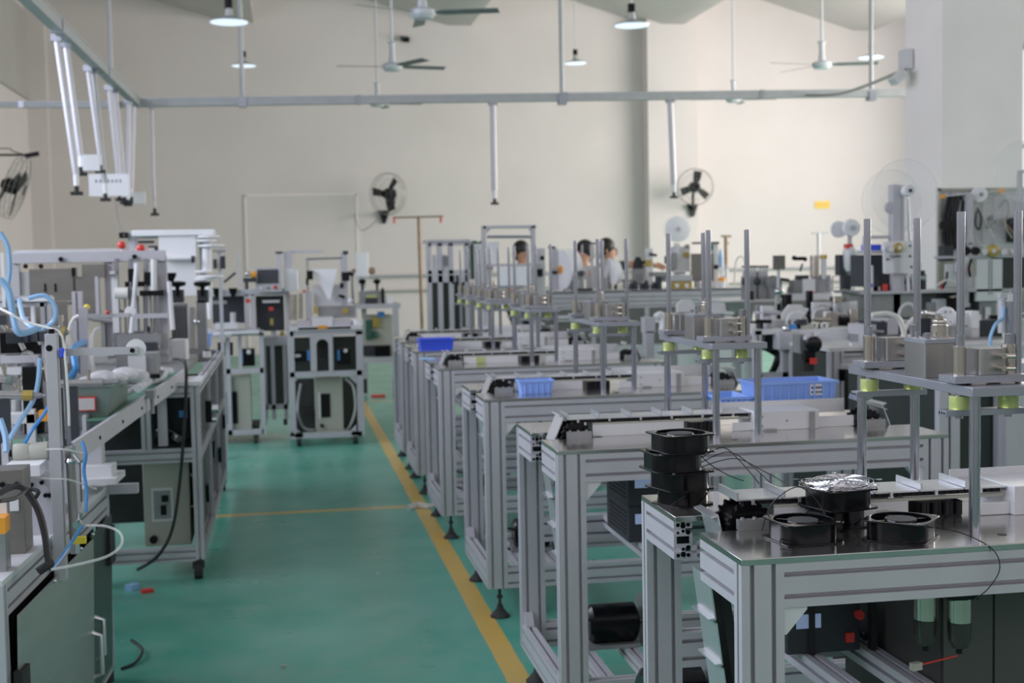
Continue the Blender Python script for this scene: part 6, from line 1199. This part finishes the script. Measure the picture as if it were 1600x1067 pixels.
t = T('cylinder_stand','vertical steel cylinder with blue hose at the right picture edge','cylinder',(P(1578,560,5.0).x,5.0,0)); Y = 5.0
t.p('body','rod',MB().cyl(P(1580,570,Y),P(1580,470,Y),.022)); t.p('body','alu',MB().cyl(P(1566,520,Y+.02),P(1566,468,Y+.02),.018)); t.p('cap','white_metal',MB().bc(P(1580,465,Y),(.05,.05,.03))); t.p('cross_head','alu',MB().bc(P(1576,462,Y),(.09,.03,.02))); t.p('bolt','chrome',MB().cyl(P(1580,462,Y),P(1580,453,Y),.01)); t.p('hose','blue_pale',MB().tube([P(1547,540,Y-.05),P(1548,525,Y-.05),P(1556,506,Y-.04),P(1566,497,Y),P(1568,480,Y)],.007,sub=6)); p = P(1580,570,Y); t.p('foot','alu',MB().box(p.x-.05,p.x+.05,Y-.05,Y+.05,0,p.z+.01))
# robot arms and clutter right behind the nearest press
t = T('pneumatic_actuator','white pneumatic arm with round flange behind the nearest press','arm',(P(1500,520,YA+.2).x,YA+.2,zA)); Y = YA+.2
t.p('flange','white',MB().lathe([(.05,-.02),(.055,0),(.05,.02)],P(1478,495,Y),(.3,1,0),n=28)); h = MB()
for k in range(6): q = P(1478,495,Y)+Vector((.032*math.cos(k*PI/3),-.022,.032*math.sin(k*PI/3))); h.cyl(q,q+Vector((0,-.004,0)),.007)
t.p('flange_holes','motor_grey',h); t.p('boom','white_metal',MB().pb(1484,488,1528,508,Y+.03,.06)); t.p('boom_end','white',MB().pb(1518,486,1530,512,Y,.08)); t.p('ball','chrome',MB().sph(P(1443,489,Y-.1),.016)); t.p('rod','rod',MB().cyl(P(1443,489,Y-.1),P(1470,492,Y),.007)); a = P(1476,530,Y); t.p('column','motor_grey',MB().box(a.x-.04,a.x+.04,Y,Y+.08,zA,P(1476,500,Y).z)); t.p('tail_block','dark_box',MB().pb(1530,500,1566,530,Y+.1,.15)); t.p('tail_base','motor_grey',MB().box(P(1500,540,Y).x,P(1575,540,Y).x,Y+.05,Y+.3,zA,P(1540,528,Y).z))
hose([P(1362,492,YA),P(1385,490,YA),P(1402,496,YA),P(1410,510,YA),P(1416,540,YA)],'cream corrugated hose arching left behind the nearest press',.014,'white_hose'); hose([P(1409,535,YA+.05),P(1414,515,YA+.05),P(1425,500,YA+.05),P(1436,494,YA+.1)],'cream hose rising to the white flange',.012,'white_hose')
t = T('valve_bank','dark valve bank on the grey table behind the nearest press','valve bank',(P(1390,530,YA+.3).x,YA+.3,zA)); a,b = P(1350,520,YA+.3),P(1470,520,YA+.3); t.p('base','motor_grey',MB().box(a.x,b.x,YA+.3,YA+.5,zA,P(1400,522,YA+.3).z)); 
for k in range(7): x = a.x+(b.x-a.x)*(k+.5)/7; t.p('valve','dark_box' if k%2 else 'alu',MB().box(x-.035,x+.03,YA+.28,YA+.5,P(1400,522,YA+.3).z,P(1400,506-4*(k%3),YA+.3).z))
t.p('yellow_part','gold',MB().pb(1353,520,1360,552,YA-.05,.02)); t.p('white_part','white',MB().pb(1361,525,1368,552,YA-.05,.02))
# dark machine body that fills the right edge behind the nearest press
clutter(TR, 14, 1352, 1600, zA, YA+.30, YA+.5, 43, .05, .16)
clutter(TR, 8, 1320, 1480, zA, YA+.08, YA+.2, 45, .02, .06)
t = T('dark_cabinet','dark green-grey cabinet with grey posts at the right edge behind nearest press','cabinet',(3.6,5.4,0)); Y = 5.0
a,b = P(1470,640,Y),P(1640,640,Y); zc = P(1550,600,Y).z
t.p('body','green_panel',MB().box(a.x,b.x+.4,Y+.05,Y+.9,.05,zc)); t.p('top','motor_grey',MB().box(a.x-.02,b.x+.42,Y,Y+.95,zc,zc+.02))
for px in (1468,1486,1560): t.p('post','alu',MB().box(P(px,640,Y).x,P(px,640,Y).x+.04,Y,Y+.04,0,zc))
t.p('lock','black',MB().pb(1587,648,1600,668,Y+.02,.03)); t.p('rail','alu',MB().box(a.x,b.x+.4,Y,Y+.04,.05,.12))
# ------------------------------------------------------------ workers behind the line table
def person(label, px, py, Y, hz, shirt, turn, pose):
    head = P(px,py,Y); g = Vector((head.x,Y,0)); k = hz/1.56
    t = T('person',label,'person',(g.x,g.y,0)); rot = Matrix.Rotation(turn,3,'Z')
    def J(x,y,z): return g + rot @ Vector((x,y,0)) + Vector((0,0,z*k))
    lean = pose.get('lean',0); la,ra = pose['l'],pose['r']
    hd = (head-g); hv = rot.inverted() @ Vector((hd.x,hd.y,0)); H = (hv.x,hv.y,hz/k)
    pts = {'pel':(0,lean*.1,.92),'waist':(0,-lean*.2,1.05),'chest':(0,-lean*.6,1.25),'neck':(0,-lean*.85,1.42),'jaw':(0,-lean-.02,1.50),'head':(0,-lean,1.58),'crown':(0,-lean+.01,1.66),
        'sl':(.17,-lean*.75,1.36),'el':la[0],'wl':la[1],'sr':(-.17,-lean*.75,1.36),'er':ra[0],'wr':ra[1],
        'hl':(.09,lean*.1,.88),'kl':(.10,-.02,.48),'al':(.10,.03,.08),'tl':(.11,-.12,.03),'hr':(-.09,lean*.1,.88),'kr':(-.10,-.02,.48),'ar':(-.10,.03,.08),'tr':(-.11,-.12,.03)}
    def skin(name, keys, edges, rad, m, sub=None, extra=None):
        vs = [tuple(J(*pts[q])-g) for q in keys]; ix = {q:i for i,q in enumerate(keys)}; es = [(ix[a],ix[b]) for a,b in edges]; rr = [rad[q] for q in keys]
        for base,chain,r0 in (extra or []):
            prev = ix[base]
            for c in chain: vs.append(tuple(J(*c)-g)); rr.append(r0); es.append((prev,len(vs)-1)); prev = len(vs)-1
        me = bpy.data.meshes.new(name); me.from_pydata(vs,es,[]); me.materials.append(M[m]); o = bpy.data.objects.new(name,me); C.objects.link(o); o.parent = t.o
        sk = o.modifiers.new('skin','SKIN'); sk.use_smooth_shade = True
        for i,v in enumerate(me.skin_vertices[0].data): v.radius = (rr[i],rr[i]); v.use_root = (i == 0)
        s = o.modifiers.new('sub','SUBSURF'); s.levels = s.render_levels = 2; return o
    E0 = [('pel','waist'),('waist','chest'),('chest','neck'),('neck','jaw'),('jaw','head'),('head','crown'),('chest','sl'),('sl','el'),('el','wl'),('chest','sr'),('sr','er'),('er','wr'),('pel','hl'),('hl','kl'),('kl','al'),('al','tl'),('pel','hr'),('hr','kr'),('kr','ar'),('ar','tr')]
    R0 = dict(pel=.13,waist=.12,chest=.13,neck=.058,jaw=.070,head=.092,crown=.062,sl=.062,el=.043,wl=.028,sr=.062,er=.043,wr=.028,hl=.085,kl=.058,al=.042,tl=.035,hr=.085,kr=.058,ar=.042,tr=.035)
    fing = []
    for w,e in (('wl','el'),('wr','er')):
        a = Vector(pts[w]); d = (a-Vector(pts[e])).normalized(); sd = d.orthogonal().normalized(); dn = Vector((0,0,-1))
        for q,L in ((-.030,.065),(-.010,.078),(.010,.074),(.030,.06)): fing.append((w,[tuple(a+d*.075+sd*q),tuple(a+d*(.075+L*.55)+sd*q*1.1+dn*.012),tuple(a+d*(.075+L)+sd*q*1.1+dn*.03)],.0095))
        fing.append((w,[tuple(a+d*.03+sd*-.042),tuple(a+d*.075+sd*-.058+dn*.012)],.010))
    skin('body',list(pts),E0,R0,'skin',extra=fing)
    up = ['chest','waist','pel','sl','el','sr','er','neck']; Rs = {q:R0[q]*1.10+.006 for q in up}; Rs['neck'] = .075
    skin('shirt',up,[('chest','waist'),('waist','pel'),('chest','sl'),('sl','el'),('chest','sr'),('sr','er'),('chest','neck')],Rs,shirt)
    lo = ['pel','hl','kl','al','hr','kr','ar']; skin('trousers',lo,[('pel','hl'),('hl','kl'),('kl','al'),('pel','hr'),('hr','kr'),('kr','ar')],{q:R0[q]*1.12+.006 for q in lo},'trousers')
    hc = J(0,-lean+.022,1.615); t.p('hair','hair',MB().sph(hc,.105,(.95,1.0,1.02),18,12).sph(J(0,-lean+.06,1.55),.082,(1.0,.8,1.0),14,10))
    for s in (-1,1): t.p('eye','black',MB().sph(J(.032*s,-lean-.088,1.585),.011))
    t.p('nose','skin',MB().sph(J(0,-lean-.10,1.55),.016,(.8,1.1,1.4))); 
    for s in (-1,1): t.p('ear','skin',MB().sph(J(.094*s,-lean+.005,1.56),.024,(.4,.8,1.3)))
    t.p('mouth','red',MB().sph(J(0,-lean-.088,1.515),.016,(1.3,.4,.35))); t.p('shoe','black_matt',MB().sph(J(.105,-.06,.035),.06,(.8,1.9,.6)).sph(J(-.105,-.06,.035),.06,(.8,1.9,.6))); return t
down = dict(l=((.24,-.05,1.10),(.16,-.28,1.02)), r=((-.24,-.05,1.10),(-.16,-.28,1.02)))
person('dark haired person seen between bench rods left of the big reel, head only',816,402,15.2,1.47,'shirt_grey',.5,down)
person('dark haired person in a light grey shirt working behind the big white reel',912,402,13.4,1.44,'shirt_grey',-.9,down)
person('bare armed person in dark top reaching right beside the light shirted worker',934,397,14.5,1.47,'shirt_dark',1.2,dict(lean=.12,l=((.22,-.34,1.40),(.12,-.62,1.38)), r=((-.23,-.10,1.10),(-.15,-.32,1.05))))
